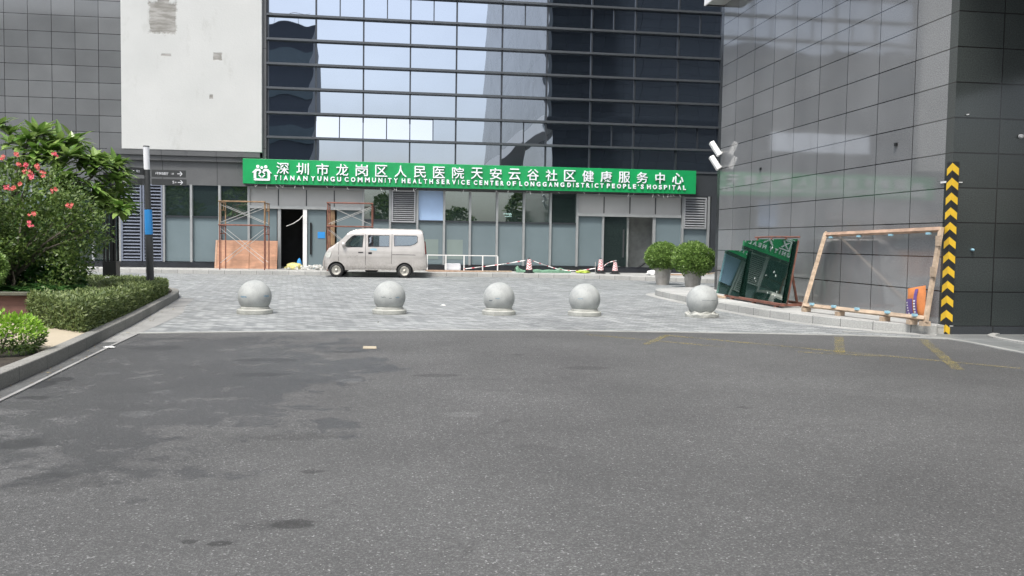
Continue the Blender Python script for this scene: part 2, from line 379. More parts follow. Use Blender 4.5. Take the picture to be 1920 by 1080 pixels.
M['mull_v'] = simple('dark_mullion', (.055, .062, .07), .4, .5, var=.1)
M['alu'] = simple('storefront_frame', (.34, .355, .355), .45, .3, var=.08)
M['glass'] = coated_glass('mirror_glass', .47, (.80, .88, 1., 1), (.010, .014, .02, 1))
M['glass2'] = coated_glass('mirror_glass_open', .62, (.93, .97, 1., 1), (.010, .014, .02, 1), wav=.001)  # same glass, stronger mirror: the brighter sky in the open panes is built in
M['clear'] = coated_glass('shop_glass', .26, (.85, .95, .97, 1), (.05, .075, .07, 1), through=.6, wav=.006)
M['frost'] = simple('frosted_film_glass', (.155, .20, .215), .22, var=.07, vscale=.7, spec=.5)
M['frost2'] = simple('frosted_film_pale', (.20, .25, .235), .25, var=.06, vscale=.7)
M['film'] = simple('blue_protective_film', (.38, .53, .76), .3, var=.05, vscale=2)
M['header'] = simple('grey_header_panel', (.40, .405, .395), .5, .1, var=.06, vscale=.8)
M['louv'] = simple('silver_louver', (.42, .43, .44), .4, .4, var=.08)
M['louvd'] = simple('louver_shadow_box', (.015, .017, .022), .6)
M['louvL'] = simple('blue_grey_louver', (.19, .215, .27), .45, .3, var=.08)
M['inwall'] = simple('interior_plaster', (.36, .375, .36), .8, var=.2)
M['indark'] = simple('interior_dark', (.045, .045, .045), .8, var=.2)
M['green'] = simple('green_sign_panel', (.012, .31, .095), .32, var=.10, vscale=.8, fine=4)
M['letter'] = simple('white_letter', (.86, .88, .92), .35, var=.02)
M['shade'] = simple('letter_edge', (.55, .6, .68), .5, var=.02)
M['black'] = simple('black_metal', (.012, .013, .014), .35, .2, var=.2)
M['char'] = simple('charcoal_metal', (.055, .058, .06), .45, .2, var=.1)
M['whitep'] = simple('white_paint', (.78, .78, .76), .4, var=.06)
M['frostlamp'] = simple('white_lamp_cover', (.72, .73, .76), .35, var=.03)
M['blue'] = simple('blue_band', (.03, .25, .62), .4, var=.06)
M['bluelite'] = simple('pale_blue_foam', (.28, .50, .60), .6, var=.1)
M['stone'] = simple('bollard_granite', (.335, .35, .34), .7, var=.17, vscale=5, fine=70, bmp=.15)
M['stone2'] = simple('bollard_base_stone', (.36, .365, .335), .75, var=.2, vscale=4, fine=60, bmp=.3)
M['ply'] = wood_mat('orange_plywood', hx('b98c70'), (.8, .8, 3))
M['wood'] = wood_mat('raw_pine', hx('bba68f'), (6, 2.5, 9))
M['wood2'] = wood_mat('red_brown_timber', hx('b89a84'), (6, 2.5, 9))
M['woodbox'] = wood_mat('red_brown_planks', (.15, .075, .06, 1), (2, 2, 14))
M['moss'] = simple('mossy_stone', (.10, .10, .075), .9, var=.35, vscale=5, bmp=.4)
M['rust'] = simple('rusty_steel', (.20, .085, .06), .7, .2, var=.35, vscale=6)
M['rust2'] = simple('yellow_rusty_steel', (.26, .17, .095), .65, .2, var=.35, vscale=5)
M['galv'] = simple('galvanised_steel', (.50, .50, .48), .45, .5, var=.15)
M['yellow'] = simple('yellow_reflective', (.78, .50, .03), .4, var=.08)
M['rubber'] = simple('black_rubber', (.016, .017, .018), .6, var=.2)
M['red'] = simple('red_reflective', (.55, .10, .12), .4, var=.12)
M['soil'] = simple('dark_soil', (.035, .028, .02), .95, var=.4, vscale=5, bmp=.5)
M['tan'] = simple('tan_paving', (.37, .32, .235), .85, var=.08, vscale=2, fine=90, bmp=.2)
M['bark'] = simple('grey_bark', (.13, .115, .09), .9, var=.3, vscale=8, bmp=.5)
M['pot'] = simple('grey_resin_pot', (.36, .34, .31), .5, .1, var=.25, vscale=4)
M['leafA'] = leafmat('plumeria_leaf', (.075, .17, .022, 1), (.27, .38, .11, 1), .28, .28)
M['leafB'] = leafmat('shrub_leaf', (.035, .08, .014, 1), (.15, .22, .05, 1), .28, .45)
M['leafC'] = leafmat('fern_leaf', (.025, .085, .018, 1), (.075, .18, .045, 1), .25, .4)
M['leafD'] = leafmat('hedge_leaf', (.065, .105, .03, 1), (.20, .25, .085, 1), .28, .5)
M['leafE'] = leafmat('box_leaf', (.09, .18, .035, 1), (.30, .44, .12, 1), .35, .4)
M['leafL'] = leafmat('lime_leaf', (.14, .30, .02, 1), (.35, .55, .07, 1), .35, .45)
M['leafG'] = leafmat('groundcover_leaf', (.08, .095, .03, 1), (.18, .19, .07, 1), .2, .6)
M['petal'] = leafmat('coral_petal', (.68, .09, .08, 1), (.80, .26, .22, 1), .3, .5)
M['petalp'] = leafmat('pink_petal', (.80, .08, .12, 1), (.85, .22, .28, 1), .3, .5)
M['tower'] = simple('tower_concrete', (.27, .275, .26), .7, var=.12, vscale=.25, fine=2)
M['dkbuild'] = simple('dark_cladding_far', (.075, .085, .105), .5, var=.12, vscale=.2)
M['tyre'] = simple('tyre_rubber', (.02, .02, .02), .75, var=.25, vscale=12)
M['rim'] = simple('worn_steel_rim', (.40, .385, .34), .45, .5, var=.3, vscale=14)
M['vwin'] = coated_glass('van_window', .20, (.85, .9, .95, 1), (.02, .022, .025, 1), through=.80, wav=.0)
M['vtrim'] = simple('black_trim', (.015, .015, .017), .5)
M['redlamp'] = simple('tail_lamp_red', (.10, .02, .02), .2)
M['lamp'] = simple('headlight_lens', (.55, .56, .52), .12, .2, var=.2, vscale=12)
M['orange'] = simple('orange_sack', (.62, .22, .07), .6, var=.15, vscale=9)
M['purple'] = simple('purple_print', (.13, .08, .26), .6, var=.2, vscale=9)
M['hivis'] = simple('yellow_green_cloth', (.48, .60, .10), .8, var=.1)
M['netgreen'] = simple('green_mesh_sheet', (.13, .25, .17), .7, var=.3, vscale=8)
M['bagy'] = simple('yellow_plastic_bag', (.60, .55, .22), .4, var=.2, vscale=12)
M['rubble'] = simple('white_rubble', (.55, .55, .52), .9, var=.2, vscale=10)
M['ymark'] = simple('faded_yellow_paint', (.150, .138, .092), .8, var=.35, vscale=2.5, fine=30)

def worn_paint():
    m, n, l, p = newmat('worn_yellow_paint'); out = n['Material Output']; v = coords(n, l)
    p.inputs['Base Color'].default_value = (.34, .28, .09, 1); p.inputs['Roughness'].default_value = .8
    tr = n.new('ShaderNodeBsdfTransparent'); ms = n.new('ShaderNodeMixShader')
    k = mathn(n, l, 'MULTIPLY', mrange(n, l, ntex(n, l, v, 26, 4, .75), .42, .62, 0, .75), mrange(n, l, ntex(n, l, v, 2.4, 4, .6), .35, .6, .25, 1))
    l.new(k, ms.inputs[0]); l.new(tr.outputs[0], ms.inputs[1]); l.new(p.outputs[0], ms.inputs[2]); l.new(ms.outputs[0], out.inputs[0]); return m
M['ymark'] = worn_paint()

def car_paint():
    m, n, l, p = newmat('champagne_paint'); v = coords(n, l); a = ntex(n, l, v, 2.2, 6, .6); sp = n.new('ShaderNodeSeparateXYZ'); l.new(v, sp.inputs[0])
    b = ntex(n, l, v, 14, 5, .7)
    low = mrange(n, l, sp.outputs[2], .25, .75, 1, 0)
    d = mathn(n, l, 'MULTIPLY', low, mrange(n, l, b, .35, .65, 0, .75))
    c = mixc(n, l, mrange(n, l, a, .3, .7, 0, 1), (.47, .445, .415, 1), (.56, .535, .505, 1))
    c = mixc(n, l, d, c, (.23, .20, .17, 1))
    # scribbled scuffs on the front door
    sc_ = mrange(n, l, ntex(n, l, coords(n, l, (5, 1, 9)), 2.2, 3, .8), .60, .64, 0, 1)
    xr = mathn(n, l, 'MULTIPLY', mrange(n, l, sp.outputs[0], .3, .4, 0, 1), mrange(n, l, sp.outputs[0], .75, .85, 1, 0))
    zr = mathn(n, l, 'MULTIPLY', mrange(n, l, sp.outputs[2], .62, .68, 0, 1), mrange(n, l, sp.outputs[2], .84, .9, 1, 0))
    c = mixc(n, l, mathn(n, l, 'MULTIPLY', sc_, mathn(n, l, 'MULTIPLY', xr, zr)), c, (.14, .13, .12, 1))
    l.new(c, p.inputs['Base Color']); p.inputs['Metallic'].default_value = .45
    l.new(mrange(n, l, a, .3, .7, .34, .5), p.inputs['Roughness'])
    p.inputs['Coat Weight'].default_value = .3; p.inputs['Coat Roughness'].default_value = .2
    return m
M['van'] = car_paint()

def green_glass():
    m, n, l, p = newmat('green_tinted_glass'); n.remove(p); out = n['Material Output']
    gl = n.new('ShaderNodeBsdfGlossy'); gl.inputs['Color'].default_value = (.85, .95, .9, 1); gl.inputs['Roughness'].default_value = .015
    tr = n.new('ShaderNodeBsdfTransparent'); tr.inputs['Color'].default_value = (.80, .93, .88, 1)
    df = n.new('ShaderNodeBsdfDiffuse'); df.inputs['Color'].default_value = (.10, .28, .21, 1)
    m1 = n.new('ShaderNodeMixShader'); m1.inputs[0].default_value = .08; l.new(tr.outputs[0], m1.inputs[1]); l.new(df.outputs[0], m1.inputs[2])
    fr = n.new('ShaderNodeFresnel'); fr.inputs[0].default_value = 1.6
    m2 = n.new('ShaderNodeMixShader'); l.new(mathn(n, l, 'ADD', fr.outputs[0], .10), m2.inputs[0])
    l.new(m1.outputs[0], m2.inputs[1]); l.new(gl.outputs[0], m2.inputs[2]); l.new(m2.outputs[0], out.inputs[0])
    return m
M['ggl'] = green_glass()
# ------------------------------------------------------------------ ground
def offs(pl, d):
    pl = [Vector((p[0], p[1])) for p in pl]; out = []
    for i, p in enumerate(pl):
        a = pl[max(i-1, 0)]; b = pl[min(i+1, len(pl)-1)]; t = (b-a).normalized(); nrm = Vector((-t.y, t.x))
        out.append(p+nrm*d)
    return [(q.x, q.y) for q in out]
def smooth_line(pl, n=6):
    out = []
    P = [Vector((p[0], p[1])) for p in pl]
    for i in range(len(P)-1):
        p0 = P[max(i-1, 0)]; p1 = P[i]; p2 = P[i+1]; p3 = P[min(i+2, len(P)-1)]
        for k in range(n):
            t = k/n
            q = .5*((2*p1)+(p2-p0)*t+(2*p0-5*p1+4*p2-p3)*t*t+(3*p1-p0-3*p2+p3)*t**3); out.append((q.x, q.y))
    out.append((P[-1].x, P[-1].y)); return out
def band(pl, w, z0, z1, mb=None, arc_uv=False):
    """extruded strip along a polyline, w to its left"""
    mb = mb or MB(); q = offs(pl, w); n = len(pl); b = len(mb.v)
    for i in range(n):
        for (x, y), z in ((pl[i], z0), (pl[i], z1), (q[i], z1), (q[i], z0)): mb.v.append(Vector((x, y, z)))
    for i in range(n-1):
        for k in range(4):
            k2 = (k+1) % 4; mb.f.append((b+i*4+k, b+i*4+k2, b+i*4+4+k2, b+i*4+4+k))
    mb.f.append((b, b+3, b+2, b+1)); mb.f.append(tuple(b+(n-1)*4+k for k in range(4)))
    return mb
def kerb_build(name, pl, w, z1, mat, z0=-.05):
    o = band(pl, w, z0, z1).build(name, mat)
    me = o.data; uv = me.uv_layers[0].data; acc = [0.]
    for i in range(len(pl)-1): acc.append(acc[-1]+math.dist(pl[i], pl[i+1]))
    for p in me.polygons:
        for li in p.loop_indices:
            vi = me.loops[li].vertex_index
            if vi < len(pl)*4:
                k = vi % 4; uv[li].uv = (acc[vi//4], {0: 0, 1: .15, 2: .3, 3: .45}[k])
    bm = bmesh.new(); bm.from_mesh(me); bmesh.ops.recalc_face_normals(bm, faces=bm.faces); bm.to_mesh(me); bm.free()
    m = o.modifiers.new('bevel', 'BEVEL'); m.width = .012; m.segments = 2; m.limit_method = 'ANGLE'
    return tag(o, kind='structure')
def sheet(name, poly, z, mat):
    mb = MB(); mb.face([(x, y, z) for x, y in poly]); return struct(name, mb, mat)
def slab(name, poly, z0, z1, mat): return struct(name, MB().prism(poly, z0, z1), mat)

mb = MB(); mb.face([(-300, -300, 0), (300, -300, 0), (300, 300, 0), (-300, 300, 0)]); struct('road', mb, M['asphalt'])
edge = smooth_line([(-4.2, 12.55), (-3.58, 12.67), (-1.13, 12.98), (1.79, 13.15), (4.6, 12.86), (6.2, 12.62), (7.4, 12.35), (8.4, 11.95)])
plaza_far = smooth_line([(-34, 36.4), (-24, 35.2), (-14, 34.5), (-8.9, 33.9), (-5.85, 33.45), (-2, 33.35), (3.2, 33.35), (6, 32.95), (7.6, 32.4), (9.2, 31.5), (10.8, 30.3), (14, 27.2), (22, 19)])
sheet('plaza_paving', edge+[(8.4, 12), (9, 20), (22, 19)]+list(reversed(plaza_far))+[(-34, 12)], .004, M['pavers'])
struct('plaza_edging', band(edge, .13, .0, .010), M['conc'])
# pavement before the hospital and its granite kerb
pav = list(reversed(plaza_far))
slab('hospital_pavement', [(x, y) for x, y in offs(plaza_far, .14)]+[(22, 60), (-34, 60)], -.05, .147, M['slab'])
kerb_build('pavement_kerb', plaza_far, .15, .15, M['kerb'])
struct('gutter_strip', band(offs(plaza_far, -.22), .2, .0, .009), M['gutter'])
# raised pavement beside the right-hand building
isl = smooth_line([(12, 24.6), (9.2, 24.1), (8.0, 23.75), (7.25, 23.1), (6.93, 22.2), (6.88, 20.5), (6.90, 18.6), (7.0, 16.6), (7.25, 14.9), (7.72, 13.65), (8.2, 13.0), (8.62, 12.66)])
slab('side_pavement', offs(isl, .14)+[(8.9, 12.66), (8.9, 22.6), (12, 22.6)], -.05, .147, M['slab'])
kerb_build('side_pavement_kerb', isl, .15, .15, M['kerb'])
struct('side_gutter_strip', band(offs(isl, -.26), .24, .0, .009), M['kerb'])
fs = smooth_line([(8.9, 2), (8.25, 7), (8.24, 9), (8.28, 10.6), (8.35, 11.6), (8.25, 12.3), (7.9, 12.75), (7.2, 12.98)])
slab('corner_paving', [(20, 2)]+offs(fs, -.09)+[(8.55, 12.85), (20, 12.85)], -.05, .006, M['slab2'])
struct('corner_edging', band(fs, -.1, .0, .014), M['conc'])
struct('corner_kerb', band(smooth_line([(9.6, 5), (9.2, 9.5), (9.12, 11.2), (9.2, 12.2), (9.6, 12.66)]), -.10, .0, .03), M['kerb'])
# left planting bed
bed = smooth_line([(-3.05, -2), (-3.2, 2), (-3.36, 6), (-3.50, 8.6), (-3.64, 10.2), (-3.86, 12.2), (-4.10, 14.3), (-4.40, 16.6), (-4.66, 18.6), (-4.90, 20.2), (-5.35, 21.6), (-6.3, 22.6), (-8, 23.2), (-14, 23.9), (-30, 24.6)])
kerb_build('bed_kerb', bed, .15, .15, M['kerb_dark'])
slab('bed_soil', offs(bed, .14)+[(-30, -2)], -.05, .11, M['soil'])
gut = smooth_line([(-3.0, 2), (-3.1, 5), (-3.22, 7.45), (-3.37, 9.4), (-3.49, 10.93), (-3.60, 12.6), (-3.80, 15.8), (-4.09, 17.3), (-4.3, 18.6), (-4.5, 20)])
mbg = MB()
q = offs(bed, -.01); qq = [p for p in q if 2 <= p[1] <= 20.1][:48]
mbg.face([(x, y, .007) for x, y in gut]+[(x, y, .007) for x, y in reversed(qq)])
struct('bed_gutter', mbg, M['gutter'])
mbh = MB(); ga = [p for p in gut if p[1] < 11.9]; qa_ = [p for p in qq if p[1] < 11.7]
mbh.face([(x-.02, y, .011) for x, y in ga]+[(x, y, .011) for x, y in reversed(qa_)]); struct('damp_gutter', mbh, M['gutter_dark'])
struct('bed_gutter_edge', band([p for p in gut if p[1] < 12.7], .035, .0, .013), M['gutter'])
tp = [(-3.78, 11.45), (-3.66, 9.72), (-4.41, 10.35), (-9.5, 14.9), (-9.5, 17.0), (-4.96, 12.55)]
slab('garden_path', tp, -.05, .135, M['tan'])
# faded yellow hatching by the right-hand corner
def mark(name, a, b, w, z=.004):
    a, b = Vector(a), Vector(b); d = (b-a).normalized(); s = Vector((-d.y, d.x))*w/2; mb = MB()
    mb.face([(p.x, p.y, z) for p in (a-s, b-s, b+s, a+s)]); return struct(name, mb, M['ymark'])
mark('yellow_road_marking', (2.85, 12.62), (4.42, 11.05), .10); mark('yellow_road_marking', (3.40, 11.35), (4.1, 12.55), .10, .005)
mark('yellow_road_marking', (4.05, 12.5), (7.2, 9.0), .10, .006); mark('yellow_road_marking', (6.72, 12.25), (5.7, 10.35), .13, .007)
mark('yellow_road_marking', (7.88, 11.9), (6.35, 8.9), .13, .008); mark('yellow_road_marking', (5.2, 10.5), (6.1, 10.05), .10, .009)

# ------------------------------------------------------------------ hospital block (facade plane y = 36)
Y = 36.
HB = thing('hospital_building', (0, 36, 0), 'dark grey office block with mirrored curtain wall above a ground floor clinic front', 'building')
def fx(u, v=400, y=Y): return ony(u, v, y).x
def fz(u, v, y=Y): return ony(u, v, y).z
def B(x0, x1, y0, y1, z0, z1): return MB().box(x0, x1, y0, y1, z0, z1)
B(-40, -10.80, Y, Y+.3, 3.47, 15).build('clad_wall', M['tileL'], HB)
xw0, xw1, zw = fx(228, 280, 35.7), fx(491, 287, 35.7), fz(350, 282, 35.7)
B(xw0, xw1, 35.7, 36.0, zw, 15).build('white_render_panel', M['white'], HB, bevel=.02)
B(xw1+.002, -5.27, 35.86, 36.0, 4.56, 15).build('pilaster', M['band'], HB)
lx0 = fx(205, 290)
B(lx0, -5.5, 35.72, 36.0, 4.62, zw-.004).build('ledge', M['band'], HB)
B(lx0-.1, -5.4, 35.80, 36.0, 4.42, 4.616).build('ledge', M['band'], HB)
B(lx0+.2, 13.6, 35.92, 36.1, 3.47, 4.418).build('fascia', M['band'], HB)
B(12.6, 15.5, 35.90, 35.99, 3.49, 4.50).build('dark_fascia', M['band_dark'], HB)
# curtain wall
X0, DX = -5.23, 1.907
ZL = [4.52, 5.50, 6.485, 7.47, 8.445, 9.42, 10.39, 11.37, 12.35]
split = {1: (1, 2, 3, 5, 7, 9), 6: (1, 2, 3, 5, 7, 9)}
rng = random.Random(3)
for r in range(8):
    for c in range(10):
        x0, x1 = X0+c*DX, X0+(c+1)*DX; z0, z1 = ZL[r], ZL[r+1]
        parts = [(x0, x1)] if c not in split.get(r, ()) else [(x0, (x0+x1)/2), ((x0+x1)/2, x1)]
        for k, (a, b) in enumerate(parts):
            op = r == 1 and (c in (1, 2) or (c == 3 and k == 0))
            o = B(a+.02, b-.02, -.012, .012, -(z1-z0)+.03, -.01).build('window_pane', M['glass2' if op else 'glass'], None, local=True)
            o.parent = HB; o.location = (0, .06, z1)
            t = rng.uniform(-.004, .004); o.rotation_euler = (t, 0, rng.uniform(-.0022, .0022))
            if op:
                o.rotation_euler = (R(-7.5), 0, 0); o.location = (0, .0, z1-.05); o['label'] = 'top-hung pane standing slightly open'
            if len(parts) == 2 and k == 1: B(a-.02, a+.02, 35.985, 36.1, z0, z1).build('casement_post', M['mull_v'], HB)
for z in ZL:
    m_ = MB().box(X0-.05, X0+10*DX+.3, 35.86, 36.09, z-.05, z+.035)
    m_.build('horizontal_mullion', M['mull'], HB)
for c in range(11):
    B(X0+c*DX-.03, X0+c*DX+.03, 35.955, 36.09, 4.5, 12.4).build('vertical_mullion', M['mull_v'], HB)
B(X0, 16, 36.12, 36.3, 4.44, 20).build('glazing_backing', M['indark'], HB)
up = MB()
for k in range(9): up.box(X0, 16, 35.86, 36.09, 13.33+k*.98-.05, 13.33+k*.98+.035)
for c in range(12): up.box(X0+c*DX-.03, X0+c*DX+.03, 35.955, 36.09, 12.4, 22)
up.build('upper_mullion_grid', M['mull'], HB)
B(X0, 16, 36.04, 36.10, 12.36, 22).build('upper_glazing', M['glass'], HB)
B(-40, X0-.01, 36.31, 36.5, 4.4, 22).build('wall_backing', M['tileL'], HB)
# ground floor front
ZT, ZP, ZB = 3.49, .40, .12
frames = [176, 226, 308, 359.5, 412.5, 467, 680.5, 731, 782, 832, 880.5, 931, 981, 1031, 1081, 1278, 1326]
for u in frames:
    x = fx(u, 450); B(x-.045, x+.045, 35.9, 36.1, ZP-.02, ZT).build('frame_post', M['alu'], HB)
def pane(u0, u1, z0, z1, mat, name='shop_window', label=None, y=36.02, sub=True):
    a, b = fx(u0, 450)+.047, fx(u1, 450)-.047
    o = B(a, b, y, y+.012, z0, z1).build(name, mat, HB)
    if label: o['label'] = label
    return o
cols = [(308, 359.5), (359.5, 412.5), (412.5, 467), (680.5, 731), (782, 832), (832, 880.5), (880.5, 931), (931, 981), (981, 1031), (1031, 1081)]
for i, (a, b) in enumerate(cols):
    zm = 2.21
    up_ = pane(a, b, zm+.03, ZT, M['film'] if i == 4 else M['clear'], 'upper_shop_window', 'pane covered with pale blue film' if i == 4 else None)
    if i == 4: up_.location.z = 0
    lo_ = pane(a, b, ZP, zm-.03, M['frost'], 'frosted_shop_window')
    xa, xb = fx(a, 450)+.046, fx(b, 450)-.046
    B(xa, xb, 35.95, 36.05, zm-.03, zm+.03).build('transom', M['mull_v'], HB)
for a, b in ((790, 822), (838, 868)):
    xa, xb = fx(a, 450), fx(b, 450); B(xa, xb, 36.012, 36.018, .62, 1.45).build('pale_sheet', M['frost2'], HB)
pane(467, 521, ZP, 2.58, M['frost'], 'frosted_shop_window'); pane(629, 680.5, ZP-.1, 2.58, M['frost'], 'frosted_shop_window')
pane(1081, 1130, ZP, 2.54, M['frost'], 'frosted_shop_window'); pane(1227, 1278, ZP, 2.54, M['frost'], 'frosted_shop_window')
pane(731, 782, ZP, 2.10, M['frost'], 'frosted_shop_window'); pane(1278, 1326, ZP, 2.06, M['frost'], 'frosted_shop_window')
pane(120, 176, ZP, ZT, M['clear'], 'upper_shop_window'); pane(176, 226, ZP, ZT, M['clear'], 'upper_shop_window')
for s in range(-5, 0):
    x = fx(176)+s*1.13; B(x-.045, x+.045, 35.9, 36.1, ZP-.02, ZT).build('frame_post', M['alu'], HB)
B(-40, fx(120), 36.02, 36.04, ZP, ZT).build('frosted_shop_window', M['frost'], HB)
# door headers
for (a, b, zt) in ((467, 680.5, 2.62), (1081, 1278, 2.57)):
    xa, xb = fx(a, 400)+.047, fx(b, 400)-.047
    h = B(xa, xb, 35.97, 36.03, zt, ZT).build('door_header', M['header'], HB)
    B(xa, xb, 35.88, 35.965, zt-.03, zt+.10).build('header_rail', M['alu'], h)
    B(xa, xb, 35.90, 35.965, ZT-.10, ZT-.002).build('header_rail', M['alu'], h)
    for k in range(4):
        xs = xa+(xb-xa)*k/4
        if k: B(xs-.02, xs+.02, 35.955, 35.968, zt+.105, ZT-.105).build('header_joint', M['char'], h)
# louvers
def louver(u0, u1, z0, z1, n, mat, back, pitch=.62):
    a, b = fx(u0, 400), fx(u1, 400)
    fr = MB().box(a, b, 35.88, 35.97, z0, z0+.06).box(a, b, 35.88, 35.97, z1-.06, z1).box(a, a+.06, 35.88, 35.97, z0+.061, z1-.061).box(b-.06, b, 35.88, 35.97, z0+.061, z1-.061)
    lf = fr.build('louver_frame', mat, HB)
    B(a+.06, b-.06, 36.0, 36.03, z0+.06, z1-.06).build('shadow_box', back, lf)
    for k in range(n):
        z = z0+.08+(z1-z0-.16)*(k+.5)/n; d = (z1-z0-.16)/n*pitch
        MB().hexa([(x, y, zz) for zz_ in (0, .012) for x, y, zz in ((a+.062, 35.89, z-d/2+zz_), (b-.062, 35.89, z-d/2+zz_), (b-.062, 35.965, z+d/2+zz_), (a+.062, 35.965, z+d/2+zz_))]).build('blade', mat, lf)
louver(734, 779, 2.13, 3.46, 14, M['louv'], M['louvd']); louver(1281, 1323, 2.09, 3.44, 11, M['louv'], M['louvd'])
louver(228.5, 267, ZP, ZT-.02, 22, M['louvL'], M['louvd'], .4); louver(269, 306, ZP, ZT-.02, 22, M['louvL'], M['louvd'], .4)
# plinth, left of / between / right of the door openings
xd0, xd1 = fx(523, 450), fx(576, 450)
B(-40, fx(521, 480), 35.86, 36.0, ZB, ZP-.022).build('plinth', M['plinth'], HB)
B(fx(613, 480), 15, 35.86, 36.0, ZB, ZP-.022).build('plinth', M['plinth'], HB)
for (ua, ub, v_) in ((944, 964, 401), (955, 976, 403), (946, 965, 406)):
    p, q = ony(ua, v_, 39.5), ony(ub, v_, 39.5); B(p.x, q.x, 39.3, 39.5, p.z-.02, p.z+.03).build('ceiling_lamp', M['lampstrip'], HB)
# first entrance
B(fx(521), fx(527), 35.93, 36.05, ZB, 2.6).build('door_post', M['alu'], HB)
B(fx(568.5), fx(576), 35.90, 36.05, ZB, 2.6).build('door_post', M['whitep'], HB)
d1 = B(fx(576)+.004, fx(612)-.01, 35.99, 36.02, ZB+.02, 2.58).build('door_leaf', M['frost'], HB)
B(fx(581.5), fx(585), 35.92, 35.96, .75, 2.05).build('handle', M['black'], d1)
B(fx(596), fx(609.5), 35.975, 35.988, 1.42, 1.68).build('notice', M['blue'], d1)
MB().tube([ony(568, 404, 35.8), ony(561, 412, 35.75), ony(550, 419, 35.7), ony(537, 424, 35.7)], .014, 5).build('loose_trim', M['whitep'], HB)
B(fx(613), fx(628), 35.955, 36.03, ZB, 2.6).build('door_post', M['rust2'], HB)
# second entrance
B(fx(1129), fx(1132.5), 35.93, 36.05, ZP-.02, 2.54).build('door_post', M['alu'], HB)
B(fx(1224), fx(1229), 35.93, 36.05, ZP-.02, 2.54).build('door_post', M['alu'], HB)
d2 = B(fx(1133)+.01, fx(1176), 36.03, 36.05, ZP, 2.54).build('door_leaf', M['clear'], HB)
B(fx(1169), fx(1171.5), 35.98, 36.02, .8, 2.0).build('handle', M['char'], d2)
B(fx(1131), fx(1226), 35.5, 35.86, ZB, .33).build('entrance_step', M['plinth'], HB)
# column at the far right
B(fx(1330, 450), 15.5, 35.84, 36.0, ZB, 3.488).build('stone_column', M['band_dark'], HB)
# rooms behind the glass
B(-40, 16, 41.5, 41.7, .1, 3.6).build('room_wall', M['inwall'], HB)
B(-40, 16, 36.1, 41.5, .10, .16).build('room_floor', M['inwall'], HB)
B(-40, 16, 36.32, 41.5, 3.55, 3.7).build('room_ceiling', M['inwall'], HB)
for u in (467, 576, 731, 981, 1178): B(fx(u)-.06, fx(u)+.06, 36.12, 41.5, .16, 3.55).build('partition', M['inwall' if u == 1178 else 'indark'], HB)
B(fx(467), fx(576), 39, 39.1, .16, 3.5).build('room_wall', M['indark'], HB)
B(fx(1178)+.05, fx(1240), 37.2, 37.3, .16, 3.5).build('partition', M['inwall'], HB)  # added wall, set close behind the doorway so daylight brightens the opening
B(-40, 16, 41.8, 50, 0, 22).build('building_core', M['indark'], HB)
B(-40, 16, 36.5, 50, 22, 22.4).build('roof', M['band'], HB)
# ------------------------------------------------------------------ right-hand granite building
GB = thing('granite_building', (8.8, 12.7, 0), 'windowless polished dark granite building on the right with gridded stone slabs', 'building')
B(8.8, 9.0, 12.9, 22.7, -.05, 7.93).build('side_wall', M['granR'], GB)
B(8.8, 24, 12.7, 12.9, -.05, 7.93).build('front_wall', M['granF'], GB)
B(8.8, 24, 22.7, 22.9, -.05, 7.93).build('rear_wall', M['granB'], GB)
B(23.8, 24, 12.9, 22.7, -.05, 8).build('far_wall', M['granB'], GB)
B(8.86, 20, 12.66, 12.699, -.05, .13).build('skirting', M['band_dark'], GB)
cn = B(8.30, 24, -14, 22.78, 7.93, 8.02).build('soffit', M['header'], GB)
B(8.26, 8.299, -14.04, 22.82, 7.90, 8.75).build('canopy_fascia', M['whitep'], cn)
B(8.34, 8.6, -14, 22.78, 8.75, 36).build('upper_side_wall', M['clad_up'], GB)
B(8.6, 24, 22.5, 22.78, 8.75, 36).build('upper_rear_wall', M['granB'], GB)
B(8.6, 24, -14, -13.7, 8.75, 36).build('upper_front_wall', M['granB'], GB)
B(8.34, 24, -14, 22.78, 36, 36.4).build('roof', M['band'], GB)
B(8.30, 24, 22.781, 22.82, 7.90, 8.75).build('canopy_fascia', M['char'], cn)
for (x, y, z, r, mt, nm) in ((9.95, 12.69, 3.21, .035, 'whitep', 'wall_fitting'), (9.19, 12.69, 1.37, .022, 'bluelite', 'wall_fitting'), (9.0, 12.69, 3.52, .01, 'whitep', 'wall_fitting')):
    MB().lathe([(r, 0), (r*.9, -.04), (r*.4, -.05)], (x, y, z), 12, 'y').build(nm, M[mt], GB)
for y, z in ((14.29, 3.22), (20.02, 3.26)): B(8.77, 8.799, y-.035, y+.035, z-.03, z+.03).build('anchor_hole', M['black'], GB)

# ------------------------------------------------------------------ places only seen mirrored in the glass
lb = thing('dark_block', (-24, -25, 0), 'dark clad block with a roof railing, mirrored at the left end of the glass', 'building')
w_ = B(-60, -9.2, -35, -20, 0, 23.6).build('wall', M['dkbuild'], lb)
for k in range(5): B(-60, -9.1, -19.99, -19.9, 3.2+k*4.2, 4.6+k*4.2).build('ribbon_window', M['frost'], lb)
rl = MB()
for k in range(23): rl.tube([(-59+k*2.2, -20.3, 23.6), (-59+k*2.2, -20.3, 24.7)], .03, 4)
rl.tube([(-59, -20.3, 24.7), (-9.3, -20.3, 24.7)], .03, 4); rl.build('roof_railing', M['char'], lb)

